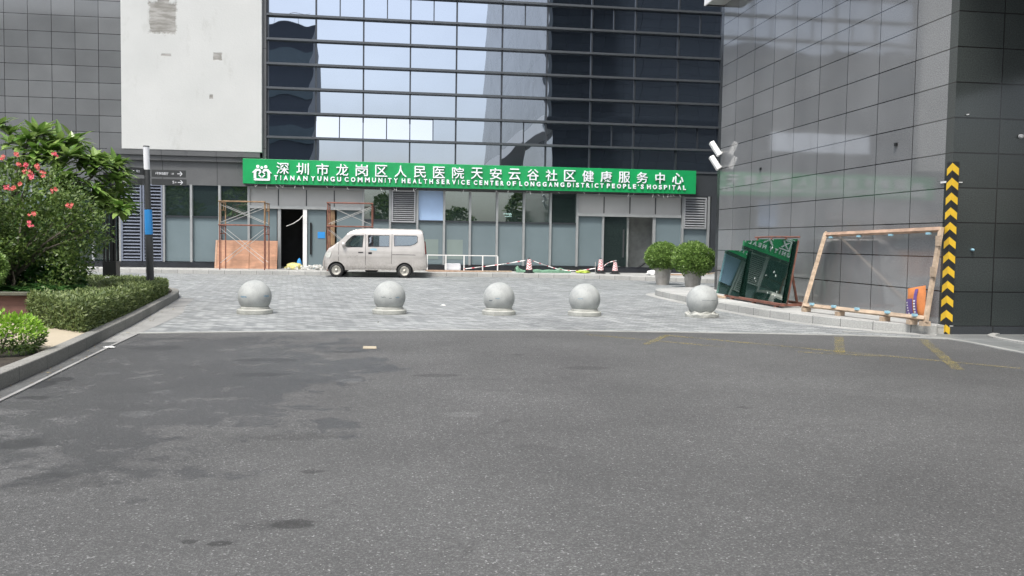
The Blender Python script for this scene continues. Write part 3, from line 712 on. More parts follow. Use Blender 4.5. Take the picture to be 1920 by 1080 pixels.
# ------------------------------------------------------------------ green signboard
YS = 35.5
sx0, sx1, sz0, sz1 = -6.13, 12.70, 3.56, 4.555
SG = thing('signboard', (sx0, YS, sz0), 'long green fascia sign with raised white Chinese and English clinic name', 'sign')
B(sx0, sx1, YS, 35.85, sz0, sz1).build('panel', M['green'], SG, bevel=.01)
B(sx0+.02, sx1-.02, YS+.03, 35.84, sz0-.03, sz0-.001).build('bottom_trim', M['char'], SG)
def glyph(ch, size, x, z, y, name, parent, mat, depth=.04, off=.012, cx=None, w=None, h=None, rotz=0.):
    cu = bpy.data.curves.new('t', 'FONT'); cu.body = ch; cu.size = size; cu.offset = off; cu.extrude = depth/2; cu.resolution_u = 3
    ob = bpy.data.objects.new('t', cu); COL.objects.link(ob)
    dg = bpy.context.evaluated_depsgraph_get(); me = bpy.data.meshes.new_from_object(ob.evaluated_get(dg))
    bpy.data.objects.remove(ob); bpy.data.curves.remove(cu)
    vs = [v.co.copy() for v in me.vertices]
    if not vs: return None
    x0 = min(v.x for v in vs); x1 = max(v.x for v in vs); y0 = min(v.y for v in vs); y1 = max(v.y for v in vs)
    kx = w/(x1-x0) if w else 1; kz = h/(y1-y0) if h else 1
    off_ = Vector((0, 0, 0)); q = parent
    while q: off_ += q.location; q = q.parent
    for v in me.vertices:
        c = v.co
        lx = (c.x-(x0+x1)/2)*kx if w else (c.x-x0)
        lz = (c.y-y0)*kz if h else c.y
        v.co = Vector((x+lx*math.cos(rotz), y-c.z+lx*math.sin(rotz), z+lz))-off_
    o = bpy.data.objects.new(name, me); COL.objects.link(o); o.parent = parent; me.materials.clear(); me.materials.append(mat)
    return o
cn_txt = '深圳市龙岗区人民医院天安云谷社区健康服务中心'
for i, ch in enumerate(cn_txt):
    cx = -4.57+(11.87+4.57)*i/(len(cn_txt)-1)
    glyph(ch, .6, cx, sz0+.405, YS-.035, 'character', SG, M['letter'], .06, .0035, w=.49 if ch not in '中' else .40, h=.47)
Ysn = YS-.03
words = [('TIANAN', 514, 577), ('YUNGU', 583, 640), ('COMMUNITY', 646, 746), ('HEALTH', 753, 812), ('SERVICE', 818, 881), ('CENTER', 888, 944.5), ('OF', 950, 967.5), ('LONGGANG', 973.5, 1058), ('DISTRICT', 1063.5, 1131.5), ("PEOPLE'S", 1137.5, 1207), ('HOSPITAL', 1213, 1286)]
wid = {'I': .28, "'": .22, 'M': 1.2, 'O': 1.1, 'G': 1.08, 'L': .78, 'E': .82, 'S': .82, 'T': .9, 'P': .85, 'R': .9}
for w_, a, b in words:
    xa, xb = fx(a, 340, YS), fx(b, 340, YS); gap = .085
    tot = sum(wid.get(c, 1.) for c in w_); k = (xb-xa-gap*(len(w_)-1))/tot; x = xa
    for c in w_:
        ww = wid.get(c, 1.)*k
        glyph(c, .25, x+ww/2, sz0+.165+(0.12 if c == "'" else 0), Ysn, 'letter', SG, M['letter'], .05, .008, w=ww*(.95 if c != 'I' else .55), h=.19 if c != "'" else .06)
        x += ww+gap
# emblem: three heads over a house holding a cross in a diamond
em = MB(); ex, ez = fx(491, 320, YS), sz0+.13
def ep(px, py): return (ex+(px-665)/21.6*.02255, ez+(840-py)/21.6*.0226)
def epoly(pts): em.prism([ep(*p) for p in pts], 0, .05, lambda x, y, z: (x, YS-.002-z, y))
for cxp, cyp, r in ((518, 305, 62), (667, 345, 55), (817, 313, 62)): epoly([(cxp+r*math.cos(t), cyp+r*math.sin(t)) for t in [R(22.5+45*k) for k in range(8)]][::-1])
epoly([(300, 540), (450, 395), (585, 395), (640, 450), (600, 510), (520, 460), (440, 545)][::-1])
epoly([(1040, 560), (905, 400), (760, 395), (700, 455), (745, 515), (825, 465), (895, 545)])
epoly([(370, 541), (460, 530), (460, 760), (370, 800)][::-1]); epoly([(885, 541), (975, 541), (975, 800), (885, 760)][::-1])
epoly([(370, 765), (885, 765), (975, 805), (950, 840), (400, 840), (370, 810)][::-1])
for p, q_ in (((665, 480), (535, 605)), ((535, 605), (665, 735)), ((665, 735), (800, 605)), ((800, 605), (665, 480))):
    d = Vector((q_[0]-p[0], q_[1]-p[1])).normalized(); s = Vector((-d.y, d.x))*22; e = d*22
    P_ = [Vector(p)-e-s, Vector(q_)+e-s, Vector(q_)+e+s, Vector(p)-e+s]; epoly([tuple(t) for t in P_][::-1])
em.build('emblem', M['letter'], SG)
rng = random.Random(5)
for k in range(34):
    x = sx0+.4+rng.random()*(sx1-sx0-.8); dx = rng.uniform(-.08, .08); L = rng.uniform(.05, .16)
    MB().tube([(x, YS+.05, sz0-.03), (x+dx*.4, YS+.03, sz0-.03-L*.6), (x+dx, YS+.02, sz0-.03-L)], .006, 4).build('loose_wire', M['whitep'], SG)

# ------------------------------------------------------------------ stone ball bollards
def bollard(name, x, y, label, rough_base=False, marks=()):
    t = thing(name, (x, y, 0), label, 'bollard', 'stone ball bollards across the plaza')
    prof = [(.30*math.sin(a), .315-.30*math.cos(a)) for a in [R(38+k*(142/18)) for k in range(19)]]; prof[-1] = (0, .615)
    MB().lathe(prof, (0, 0, 0), 40).build('ball', M['stone'], t, local=True, smooth=True)
    bp = [(.315, 0), (.32, .02), (.32, .075), (.30, .088), (.265, .094), (.262, .125), (.22, .145), (.19, .16)]
    mb = MB().lathe(bp, (0, 0, 0), 40)
    if rough_base:
        for v in mb.v:
            r = Vector((v.x, v.y)).length
            if r > .2: v.x, v.y, v.z = v.x*(1+noise.noise(v*7)*.10), v.y*(1+noise.noise(v*7)*.10), max(0, v.z*(.8+noise.noise(v*9)*.5))
    mb.build('base', M['stone2'], t, local=True, smooth=False, bevel=.0)
    ball = [c for c in bpy.data.objects if c.parent == t and c.name.startswith('ball')][0]
    for (az, el, w, h, mt) in marks:
        m2 = MB(); n_ = 8; rr = .3015
        for i in range(n_):
            for j in range(2):
                pass
        pts = []
        for i in range(n_+1):
            a = R(az)+R(w)*(i/n_-.5); hh = R(h)*(.5+.5*abs(noise.noise(Vector((az, i*.9, 0))))); e0 = R(el)+R(3)*noise.noise(Vector((i*.6, az, 2)))
            for s in (-1, 1):
                e = e0+s*hh/2; pts.append(Vector((rr*math.cos(e)*math.sin(a), -rr*math.cos(e)*math.cos(a), .315+rr*math.sin(e))))
        m2.v = pts; m2.f = [(2*i, 2*i+2, 2*i+3, 2*i+1) for i in range(n_)]
        m2.build('scuff', mt, ball, local=True)
    return t
M['scuffb'] = simple('blue_scuff', (.17, .26, .33), .7, var=.3, vscale=12); M['scuffd'] = simple('dark_scuff', (.13, .15, .16), .7, var=.35, vscale=12)
bollard('stone_bollard', -2.57, 16.1, 'leftmost stone ball bollard, with blue scuffs on both sides', marks=((-32, 2, 26, 8, M['scuffb']), (52, 4, 22, 10, M['scuffb'])))
bollard('stone_bollard', -.13, 16.2, 'stone ball bollard in line with the van, dark scratches round its middle', marks=((-22, 3, 18, 3, M['scuffd']), (4, -1, 10, 3, M['scuffd']), (30, 2, 14, 6, M['scuffb'])))
bollard('stone_bollard', 1.93, 16.1, 'middle one of the five stone ball bollards, faint dark smear low on its left', marks=((-38, -6, 14, 7, M['scuffd']), (-12, 2, 16, 3, M['scuffb'])))
bollard('stone_bollard', 3.56, 15.95, 'fourth stone ball bollard from the left, with a curved blue line on the ball', marks=((-28, 5, 20, 3, M['scuffb']),))
bollard('stone_bollard', 5.82, 15.75, 'rightmost stone ball bollard by the raised kerb, cracked ball on a broken base', True, marks=((10, 4, 60, 2, M['scuffd']),))

# ------------------------------------------------------------------ van
VAN = thing('parked_van', (-2.19, 31.80, .004), 'dusty champagne minivan parked side-on at the kerb before the clinic', 'van', rz=R(-3))
VX = lambda p: (p-345)*.00245
VZ = lambda p, q: (838+(p-345)*.0118-q)*.00245
def vp(p, q): return (VX(p), VZ(p, q))
sil = [(150, 735), (136, 700), (130, 650), (136, 600), (150, 555), (168, 505), (190, 460), (235, 405), (300, 368), (355, 328), (430, 266), (500, 196), (545, 160), (610, 134), (700, 122), (850, 118), (1000, 120), (1200, 124), (1400, 128), (1560, 132), (1605, 145), (1625, 190), (1645, 300), (1662, 400), (1676, 520), (1686, 640), (1692, 700), (1660, 738)]
SIL = [vp(*p) for p in sil]
W = 1.49
def halfw(x, z):
    h = .745
    if z > .95: h -= (z-.95)*.13
    zt = 1.74
    if z > 1.60: h -= .10*((z-1.60)/.16)**2
    if z < .42: h -= (.42-z)*.10
    h += .010*math.exp(-((z-.80)/.035)**2) + .006*math.exp(-((z-.42)/.05)**2)
    if x < .0: h -= .30*(max(0, -x)/.52)**2.4
    if x > 2.95: h -= .06*((x-2.95)/.35)**2
    return h
def arch(cx, r, zc=.25, n=14):
    z0 = .27; a0 = math.acos(min(1, (z0-zc)/r)) if r > 0 else 0
    return [(cx+r*math.sin(a), zc+r*math.cos(a)) for a in [a0-2*a0*k/n for k in range(n+1)]]
xF, xR_ = 0., VX(1355)
outline = SIL+[(VX(1640), .285)]+arch(xR_, .315)+arch(xF-.005, .325)
wins = {'front': [(478, 330), (505, 295), (560, 238), (600, 216), (742, 213), (728, 388), (505, 388), (478, 368)],
        'mid': [(812, 213), (1124, 215), (1124, 381), (815, 381)],
        'rear': [(1194, 216), (1525, 218), (1545, 232), (1545, 312), (1505, 343), (1440, 366), (1200, 371)]}
WIN = {k: [vp(*p) for p in v] for k, v in wins.items()}
def inside(p, poly):
    c = False; n = len(poly)
    for i in range(n):
        a, b = poly[i], poly[i-1]
        if (a[1] > p[1]) != (b[1] > p[1]) and p[0] < (b[0]-a[0])*(p[1]-a[1])/(b[1]-a[1])+a[0]: c = not c
    return c
def dedup(poly):
    out = []
    for p in poly:
        if not out or math.dist(p, out[-1]) > 1e-4: out.append(p)
    return out
def subdiv(poly, d=.12):
    out = []
    for i in range(len(poly)):
        a, b = poly[i], poly[(i+1) % len(poly)]; n = max(1, int(math.dist(a, b)/d))
        for k in range(n): out.append((a[0]+(b[0]-a[0])*k/n, a[1]+(b[1]-a[1])*k/n))
    return out
def panel_mesh(outl, holes, fn, step=.09):
    V_, E_ = [], []
    for poly in [outl]+holes:
        b = len(V_); V_ += [Vector(p) for p in poly]; E_ += [(b+i, b+(i+1) % len(poly)) for i in range(len(poly))]
    xs = [p[0] for p in outl]; zs = [p[1] for p in outl]
    x = min(xs)
    while x < max(xs):
        z = min(zs)
        while z < max(zs):
            if inside((x, z), outl) and not any(inside((x, z), h) for h in holes) and min(math.dist((x, z), (q.x, q.y)) for q in V_) > step*.3: V_.append(Vector((x, z)))
            z += step*.6
        x += step
    vo, eo, fo = delaunay_2d_cdt(V_, E_, [], 0, 1e-5)[:3]
    fs = [f for f in fo if (lambda c: inside(c, outl) and not any(inside(c, h) for h in holes))((sum(vo[i].x for i in f)/len(f), sum(vo[i].y for i in f)/len(f)))]
    return [fn(v.x, v.y) for v in vo], fs
OUT = subdiv(dedup(outline), .1); HOL = [subdiv(v, .12) for v in WIN.values()]
bm_ = MB()
v1, f1 = panel_mesh(OUT, HOL, lambda x, z: Vector((x, -halfw(x, z)+W/2, z)))
bm_.v = v1[:]; bm_.f = [tuple(reversed(f)) if False else tuple(f) for f in f1]
n1 = len(bm_.v); bm_.v += [Vector((v.x, W-v.y, v.z)) for v in v1]; bm_.f += [tuple(n1+i for i in reversed(f)) for f in f1]
def skin(mb, pts, inset=0.):
    b = len(mb.v); m = 9
    for (x, z) in pts:
        h = halfw(x, z)-inset
        for k in range(m):
            t = k/(m-1)*2-1; cr = .035*(1-t*t) if z > 1.5 else 0; fr = -.05*(1-t*t) if x < .1 and z < 1.1 else (-.03*(1-t*t) if x < .6 and z > 1 else 0)
            mb.v.append(Vector((x+fr, W/2+h*t, z+cr)))
    for i in range(len(pts)-1):
        for k in range(m-1): mb.f.append((b+i*m+k, b+(i+1)*m+k, b+(i+1)*m+k+1, b+i*m+k+1))
iA = sil.index((355, 328)); iB = sil.index((500, 196)); iC = sil.index((1625, 190)); iD = sil.index((1662, 400))
skin(bm_, SIL[:iA+1]); skin(bm_, SIL[iB:iC+1]); skin(bm_, SIL[iD:]+[(VX(1640), .285)])
body = bm_.build('body', M['van'], VAN, local=True, smooth=True)
bmx = bmesh.new(); bmx.from_mesh(body.data); bmesh.ops.remove_doubles(bmx, verts=bmx.verts, dist=.002); bmesh.ops.recalc_face_normals(bmx, faces=bmx.faces); bmx.to_mesh(body.data); bmx.free()
for e in body.data.edges: pass
ws = MB(); skin(ws, SIL[iA:iB+1], .05); ws.build('windscreen', M['vwin'], VAN, local=True, smooth=True)
ws = MB(); skin(ws, SIL[iC:iD+1], .05); ws.build('rear_window', M['vwin'], VAN, local=True, smooth=True)
for side in (0, 1):
    yy = (lambda x, z, o=0.: (-halfw(x, z)+W/2-o)) if side == 0 else (lambda x, z, o=0.: (halfw(x, z)+W/2+o))
    for k, poly in WIN.items():
        v_, f_ = panel_mesh(subdiv(poly, .15), [], lambda x, z: Vector((x, yy(x, z, -.006), z)), .2)
        mb = MB(); mb.v, mb.f = v_, f_; w_ = mb.build('side_window', M['vwin'], VAN, local=True, smooth=True)
        tr = MB(); P3 = [Vector((x, yy(x, z, .003), z)) for x, z in poly]; tr.tube(P3+[P3[0]], .011, 5, False); tr.build('rubber_seal', M['vtrim'], w_, local=True)
    if side == 1: continue
    def line(name, pts, r, mat, o=.0, parent=VAN):
        P3 = []
        for a, b in zip(pts[:-1], pts[1:]):
            n = max(1, int(math.dist(a, b)/60))
            P3 += [(a[0]+(b[0]-a[0])*k/n, a[1]+(b[1]-a[1])*k/n) for k in range(n)]
        P3.append(pts[-1]); P3 = [Vector((VX(p[0]), yy(VX(p[0]), VZ(*p), o), VZ(*p))) for p in P3]
        return MB().tube(P3, r, 5).build(name, mat, parent, local=True)
    line('door_gap', [(380, 300), (378, 600)], .007, M['vtrim']); line('door_gap', [(775, 195), (775, 708)], .007, M['vtrim'])
    line('door_gap', [(1165, 195), (1163, 640)], .007, M['vtrim']); line('door_gap', [(470, 706), (1235, 712)], .004, M['vtrim'])
    line('roof_gutter', [(520, 190), (600, 172), (780, 178), (1200, 184), (1600, 190)], .007, M['galv'], -.002)
    line('slide_rail', [(1172, 500), (1518, 506)], .010, M['vtrim'], .0)
    x, z = vp(705, 468); MB().box(x-.09, x+.09, yy(x, z)-.012, yy(x, z)+.02, z-.02, z+.02).build('door_handle', M['vtrim'], VAN, local=True, bevel=.008)
    x, z = vp(840, 485); MB().box(x-.055, x+.075, yy(x, z)-.012, yy(x, z)+.02, z-.02, z+.055).build('door_handle', M['vtrim'], VAN, local=True, bevel=.008)
    x, z = vp(885, 422); MB().prism([(x-.11, z-.03), (x+.13, z-.045), (x+.15, z+.02), (x+.02, z+.045), (x-.1, z+.02)], 0, .003, lambda a, b, c: (a, yy(x, z)-.004-c, b)).build('sticker', M['bluelite'], VAN, local=True)
    x, z = vp(455, 352); mm = MB().lathe([(0, -.08), (.05, -.07), (.075, -.02), (.075, .03), (.05, .07), (0, .08)], (x, yy(x, z)-.10, z), 12)
    mm.tube([(x, yy(x, z)-.10, z), (x+.04, yy(x, z)+.01, z-.02)], .02, 6); mm.build('wing_mirror', M['van'], VAN, local=True, smooth=True)
    mb = MB(); pl = [vp(*p) for p in ((172, 520), (190, 468), (262, 452), (272, 470), (245, 545), (200, 548))]
    mb.v = [Vector((x, yy(x, z, .022), z)) for x, z in pl]; mb.f = [tuple(range(6))]; mb.build('headlight', M['lamp'], VAN, local=True)
    mb = MB(); pl = [vp(*p) for p in ((1648, 300), (1664, 300), (1684, 495), (1662, 495))]
    mb.v = [Vector((x, yy(x, z, .012), z)) for x, z in pl]; mb.f = [(0, 1, 2, 3)]; mb.build('tail_lamp', M['redlamp'], VAN, local=True)
# floor pan and arches so nothing shows through underneath
MB().box(.34, VX(1230), .10, W-.10, .27, .36).build('floor_pan', M['vtrim'], VAN, local=True)
MB().box(1.0, 1.45, .5, .9, .19, .27).build('exhaust', M['vtrim'], VAN, local=True, bevel=.03)
MB().box(-.45, -.36, .2, W-.2, .30, .60).box(VX(1490), VX(1640), .12, W-.12, .30, .36).build('under_tray', M['vtrim'], VAN, local=True)
for k in (0, 1):
    MB().box(VX(700)+.3*k*3.2-.1, VX(700)+.3*k*3.2+.08, .2, W-.2, .55, 1.12).build('seat', M['char'], VAN, local=True, bevel=.05)
for cx in (xF, xR_):
    for yn, s in ((.075, 1), (W-.075, -1)):
        mb = MB(); R_ = .255
        mb.lathe([(.155, -.085*s), (.21, -.095*s), (.245, -.085*s), (R_, -.055*s), (R_, .055*s), (.245, .085*s), (.155, .085*s)], (cx, yn+.02*s, .25), 32, 'y')
        wh = mb.build('wheel', M['tyre'], VAN, local=True, smooth=True)
        bmx = bmesh.new(); bmx.from_mesh(wh.data); bmesh.ops.recalc_face_normals(bmx, faces=bmx.faces); bmx.to_mesh(wh.data); bmx.free()
        rm = MB(); yf = yn+.02*s-.088*s
        rm.lathe([(.16, 0), (.168, -.008*s), (.15, .0), (.14, .03*s), (.10, .02*s), (.06, .0), (.05, -.02*s), (0, -.022*s)], (cx, yf, .25), 28, 'y')
        r_ = rm.build('rim', M['rim'], wh, local=True, smooth=True)
        bmx = bmesh.new(); bmx.from_mesh(r_.data); bmesh.ops.recalc_face_normals(bmx, faces=bmx.faces); bmx.to_mesh(r_.data); bmx.free()
        hb = MB()
        for k in range(8):
            a = R(45*k+10); hb.lathe([(.021, 0), (.021, -.004*s)], (cx+.115*math.cos(a), yf+.012*s, .25+.115*math.sin(a)), 8, 'y')
        hb.build('rim_slot', M['black'], r_, local=True)
    MB().prism([(cx+.31*math.sin(a), .25+.31*math.cos(a)) for a in [R(-100+200*k/12) for k in range(13)]], .17, W-.17, lambda x, z, y: (x, y, z)).build('wheel_well', M['vtrim'], VAN, local=True)

# ------------------------------------------------------------------ scaffolds
def scaffold(x0, x1, y0, y1, ztop, label, mats, dz=0.):
    t = thing('scaffold_tower', (x0, y0, .15), label, 'scaffold', 'single-bay scaffold towers before the clinic')
    h = ztop-.15
    for lift, (za, zb) in enumerate(((0, h*.655), (h*.665, h))):
        mt = mats[min(lift, len(mats)-1)]
        for xx in (0, x1-x0):
            f = MB().tube([(xx, 0, za), (xx, 0, zb)], .024, 8).tube([(xx, y1-y0, za), (xx, y1-y0, zb)], .024, 8)
            f.tube([(xx, 0, zb-.03), (xx, y1-y0, zb-.03)], .022, 6).tube([(xx, 0, zb-.33), (xx, y1-y0, zb-.33)], .018, 6)
            f.tube([(xx, .25, zb-.33), (xx, .25, zb-.03)], .014, 6).tube([(xx, .75, zb-.33), (xx, .75, zb-.03)], .014, 6)
            f.tube([(xx, .25, za+.05), (xx, .25, zb-.33)], .014, 6)
            f.build('end_frame', mt, t, local=True)
        for yy_ in (0, y1-y0):
            MB().tube([(0, yy_+.03, za+(.25 if lift == 0 else .06)), (x1-x0, yy_+.03, zb-.12)], .011, 5).build('cross_brace', M['galv'], t, local=True)
            MB().tube([(0, yy_+.05, zb-.12), (x1-x0, yy_+.05, za+(.25 if lift == 0 else .06))], .011, 5).build('cross_brace', M['galv'], t, local=True)
        MB().tube([(-.04, -.03, zb+.0), (x1-x0+.04, -.03, zb+.0)], .028, 6).build('ledger_tube', M['rust'] if lift == 0 else mt, t, local=True)
    return t
q0, q1 = ony(412, 500, 34.1), ony(496, 500, 34.1)
scaffold(q0.x, q1.x, 34.1, 35.25, ony(411, 377, 34.1).z, 'left scaffold tower with yellow-brown top frames, in front of the orange plywood', [M['rust'], M['rust2']])
q0, q1 = ony(614, 500, 34.1), ony(697, 500, 34.1)
scaffold(q0.x, q1.x, 34.1, 35.25, ony(614, 380, 34.1).z, 'right scaffold tower of red-brown frames, rising behind the nose of the van', [M['rust'], M['rust']])
# plywood leaning on the glass
for a, b, y_, lab in ((402, 466, 35.50, 'left plywood sheet leaning behind the scaffold'), (463, 519, 35.53, 'right plywood sheet leaning behind the scaffold, overlapping its neighbour')):
    p = ony(a, 503, y_); q = ony(b, 503, y_); h = 1.13
    pw = thing('plywood_sheet', (p.x, y_, .15), lab, 'plywood', 'orange plywood sheets leaning on the shopfront')
    MB().hexa([(0, 0, 0), (q.x-p.x, 0, 0), (q.x-p.x, .018, 0), (0, .018, 0), (0, .28, h), (q.x-p.x, .28, h), (q.x-p.x, .298, h), (0, .298, h)]).build('board', M['ply'], pw, local=True)
    MB().hexa([(0.02, -.02, 0), (.06, -.02, 0), (.06, -.002, 0), (.02, -.002, 0), (.02, .26, h), (.06, .26, h), (.06, .278, h), (.02, .278, h)]).build('edge_batten', M['wood2'], pw, local=True)

# ------------------------------------------------------------------ things lying along the front
def lump(name, c, r, mat, label, cat, group=None, n=3, amp=.35, seed=0, kind=None):
    bm = bmesh.new(); bmesh.ops.create_icosphere(bm, subdivisions=n, radius=1)
    me = bpy.data.meshes.new(name)
    for v in bm.verts:
        k = 1+amp*noise.noise(v.co*2.2+Vector((seed, 0, 0)))+amp*.5*noise.noise(v.co*5+Vector((0, seed, 0)))
        v.co = Vector((v.co.x*r[0]*k, v.co.y*r[1]*k, max(v.co.z*r[2]*k, -r[2]*.55)))
    bm.to_mesh(me); bm.free(); me.materials.append(mat)
    for p in me.polygons: p.use_smooth = n > 2
    o = bpy.data.objects.new(name, me); COL.objects.link(o); o.location = (c[0], c[1], c[2]+r[2]*.55)
    return tag(o, label, cat, group)
p = ony(551, 500, 35.3); lump('plastic_bag', (p.x, 35.3, .15), (.33, .25, .17), M['bagy'], 'crumpled yellow plastic bag in the dark doorway', 'bag', seed=3)
p = ony(561, 490, 35.7); lump('plastic_bottle_pack', (p.x, 35.72, .15), (.10, .1, .28), M['blue'], 'small blue bundle standing by the white door post', 'bundle', seed=8, amp=.2)
rng = random.Random(11); rb = MB()
p = ony(600, 500, 34.9)
for k in range(160):
    a, d = rng.uniform(0, 6.28), abs(rng.gauss(0, .4)); s = rng.uniform(.02, .06); c = Vector((p.x+math.cos(a)*d*1.7, 34.95+math.sin(a)*d*.8, .15+max(0, .16-d*.15)*rng.random()))
    rb.hexa([c+Vector((rng.uniform(.6, 1)*sx_*s, rng.uniform(.6, 1)*sy2*s, (0 if sz_ < 0 else rng.uniform(.8, 1.6)*s))) for sz_ in (-1, 1) for sx_, sy2 in ((-1, -1), (1, -1), (1, 1), (-1, 1))])
tag(rb.build('rubble', M['rubble']), 'pale broken plaster rubble spilled before the glass door', 'rubble', kind='stuff')
# white metal rail frame
a = ony(800, 478, 35.35); b = ony(933, 482, 35.35)
rf = thing('metal_rail', (a.x, 35.35, .16), 'white metal rail frame with five uprights propped against the glass', 'rail')
L = b.x-a.x; H_ = a.z-.16
MB().bar((0, 0, H_), (L, 0, H_), .05, .035).build('top_rail', M['whitep'], rf, local=True)
for u in (801, 836, 870, 905, 933):
    x = ony(u, 490, 35.35).x-a.x; MB().bar((x, 0, 0), (x, 0, H_-.018), .045, .045, (0, 1, 0)).build('upright', M['whitep'], rf, local=True)
p0, p1 = ony(834, 500, 35.55), ony(864, 500, 35.55)
fbx = MB().box(p0.x, p1.x, 35.5, 35.75, .16, .46).build('foam_box', M['frostlamp'], bevel=.05); tag(fbx, 'white plastic box behind the rail frame', 'box')
rng = random.Random(2)
PL = [((802, 507), (905, 509), 34.3, 'wood2', 'long pinkish plank nearest the kerb, right of the van'), ((840, 505), (960, 508), 34.7, 'wood', 'long pale plank lying under the white rail'), ((890, 504), (958, 505), 35.0, 'wood', 'short grey plank at the right end of the white rail'), ((798, 504), (860, 505), 35.05, 'wood2', 'short plank lying close behind the van')]
for (a, b, y_, mt, lab) in PL:
    p, q = ony(*a, y_), ony(*b, y_)
    o = MB().bar((p.x, y_, .175), (q.x, y_+rng.uniform(-.15, .15), .18), .16, .04).build('wooden_plank', M[mt]); tag(o, lab, 'plank', 'planks dropped along the front')
p, q = ony(966, 507, 34.75), ony(1068, 509, 34.75)
gs = thing('green_sheeting', (p.x, 34.75, .15), 'folded green mesh sheeting lying low between two striped cones', 'sheeting')
m_ = MB(); n_ = 26
for i in range(n_+1):
    t_ = i/n_; x = (q.x-p.x)*t_; hh = .12+.05*noise.noise(Vector((t_*9, 0, 0)))+(.16*max(0, 1-abs(t_-.03)/.05))+(.10*max(0, 1-abs(t_-.82)/.08))
    for (yy_, zz) in ((-.25, 0), (-.24, hh*.6), (-.1, hh), (.15, hh*.9), (.28, .02)): m_.v.append(Vector((x, yy_+.04*noise.noise(Vector((t_*12, yy_, 1))), zz)))
for i in range(n_):
    for k in range(4): m_.f.append((i*5+k, i*5+5+k, i*5+6+k, i*5+1+k))
m_.build('sheet', M['netgreen'], gs, local=True)
p = ony(1092, 511, 34.5); lump('cloth', (p.x, 34.5, .15), (.30, .2, .08), M['hivis'], 'bright yellow-green cloth heaped on the pavement', 'cloth', seed=5, amp=.5)
# striped cones
def cone(u, v, y, h, label, r0=.13):
    p = ony(u, v, y)
    t = thing('striped_cone', (p.x, y, .15), label, 'traffic cone', 'red and white warning cones on the pavement')
    MB().lathe([(.22, 0), (.22, .03), (r0+.03, .035), (r0+.02, .13), (r0, .135)], (0, 0, 0), 16).build('base', M['rubber'], t, local=True)
    prof = lambda z: r0-(.055)*(z-.13)/(h-.13)
    whites = MB(); slots = []; n = 24; m = 22
    zz = [.13+(h-.13)*i/m for i in range(m+1)]
    for i in range(m):
        for k in range(n):
            a0, a1 = 2*math.pi*k/n, 2*math.pi*(k+1)/n
            tri = abs(((k+.5)/n*4) % 1-.5)*2
            ph = ((i+.5)/m*4.2+tri*.8) % 1
            slots.append(1 if ph < .5 else 0); whites.face([(prof(z)*math.cos(a), prof(z)*math.sin(a), z) for a, z in ((a0, zz[i]), (a1, zz[i]), (a1, zz[i+1]), (a0, zz[i+1]))])
    o = whites.build('striped_body', M['whitep'], t, local=True, smooth=True); o.data.materials.append(M['red'])
    for p_, s_ in zip(o.data.polygons, slots): p_.material_index = s_
    MB().lathe([(prof(h), h-.01), (prof(h)-.02, h+.01), (.03, h+.015), (.03, h+.05), (0, h+.055)], (0, 0, 0), 12).build('cap', M['rubber'], t, local=True)
    return p
c1 = cone(992, 513, 34.0, .56, 'striped warning cone in front of the green sheeting')
c2 = cone(1126, 513, 34.3, .58, 'striped warning cone by the door step, wrapped with barrier tape')
c3 = cone(1153, 516, 33.9, .48, 'shortest striped warning cone, nearest the potted shrubs', .12)
def tape(pts, label):
    pts = smooth_line3(pts, 8); P = [Vector(p) for p in pts]; t = thing('barrier_tape', P[0], label, 'barrier tape', 'red and white barrier tape')
    mr = MB(); w = .032; slots = []
    for i in range(len(P)-1):
        tw = .5*math.sin(i*.7); u = Vector((0, math.sin(tw)*w/2, math.cos(tw)*w/2)); u2 = Vector((0, math.sin(tw+.1)*w/2, math.cos(tw+.1)*w/2))
        slots.append(1 if i % 4 == 0 else 0); mr.face([P[i]-u-P[0], P[i+1]-u2-P[0], P[i+1]+u2-P[0], P[i]+u-P[0]])
    o = mr.build('ribbon', M['whitep'], t, local=True); o.data.materials.append(M['red'])
    for p_, s_ in zip(o.data.polygons, slots): p_.material_index = s_
def smooth_line3(pl, n=6):
    P = [Vector(p) for p in pl]; out = []
    for i in range(len(P)-1):
        p0 = P[max(i-1, 0)]; p1 = P[i]; p2 = P[i+1]; p3 = P[min(i+2, len(P)-1)]
        for k in range(n):
            t = k/n; out.append(.5*((2*p1)+(p2-p0)*t+(2*p0-5*p1+4*p2-p3)*t*t+(3*p1-p0-3*p2+p3)*t**3))
    out.append(P[-1]); return out
tape([ony(870, 504, 35.0), ony(905, 500, 34.6), ony(950, 494, 34.3), ony(985, 488, 34.05)], 'barrier tape rising from the planks to the left-hand cone')
tape([ony(999, 489, 34.0), ony(1025, 498, 34.3), ony(1050, 505, 34.4), ony(1080, 507.5, 34.4), ony(1116, 503, 34.35)], 'barrier tape sagging between the left cone and the cone at the step')
tape([ony(1132, 499, 34.25), ony(1142, 492, 34.1), ony(1156, 488.5, 33.9)], 'short end of barrier tape between the two right-hand cones')
p = ony(1116, 512, 34.4); st_ = MB().tube([(p.x, 34.4, .15), (p.x, 34.4, .62)], .012, 6).build('metal_stake', M['galv']); tag(st_, 'thin steel stake standing beside the taped cone', 'stake')
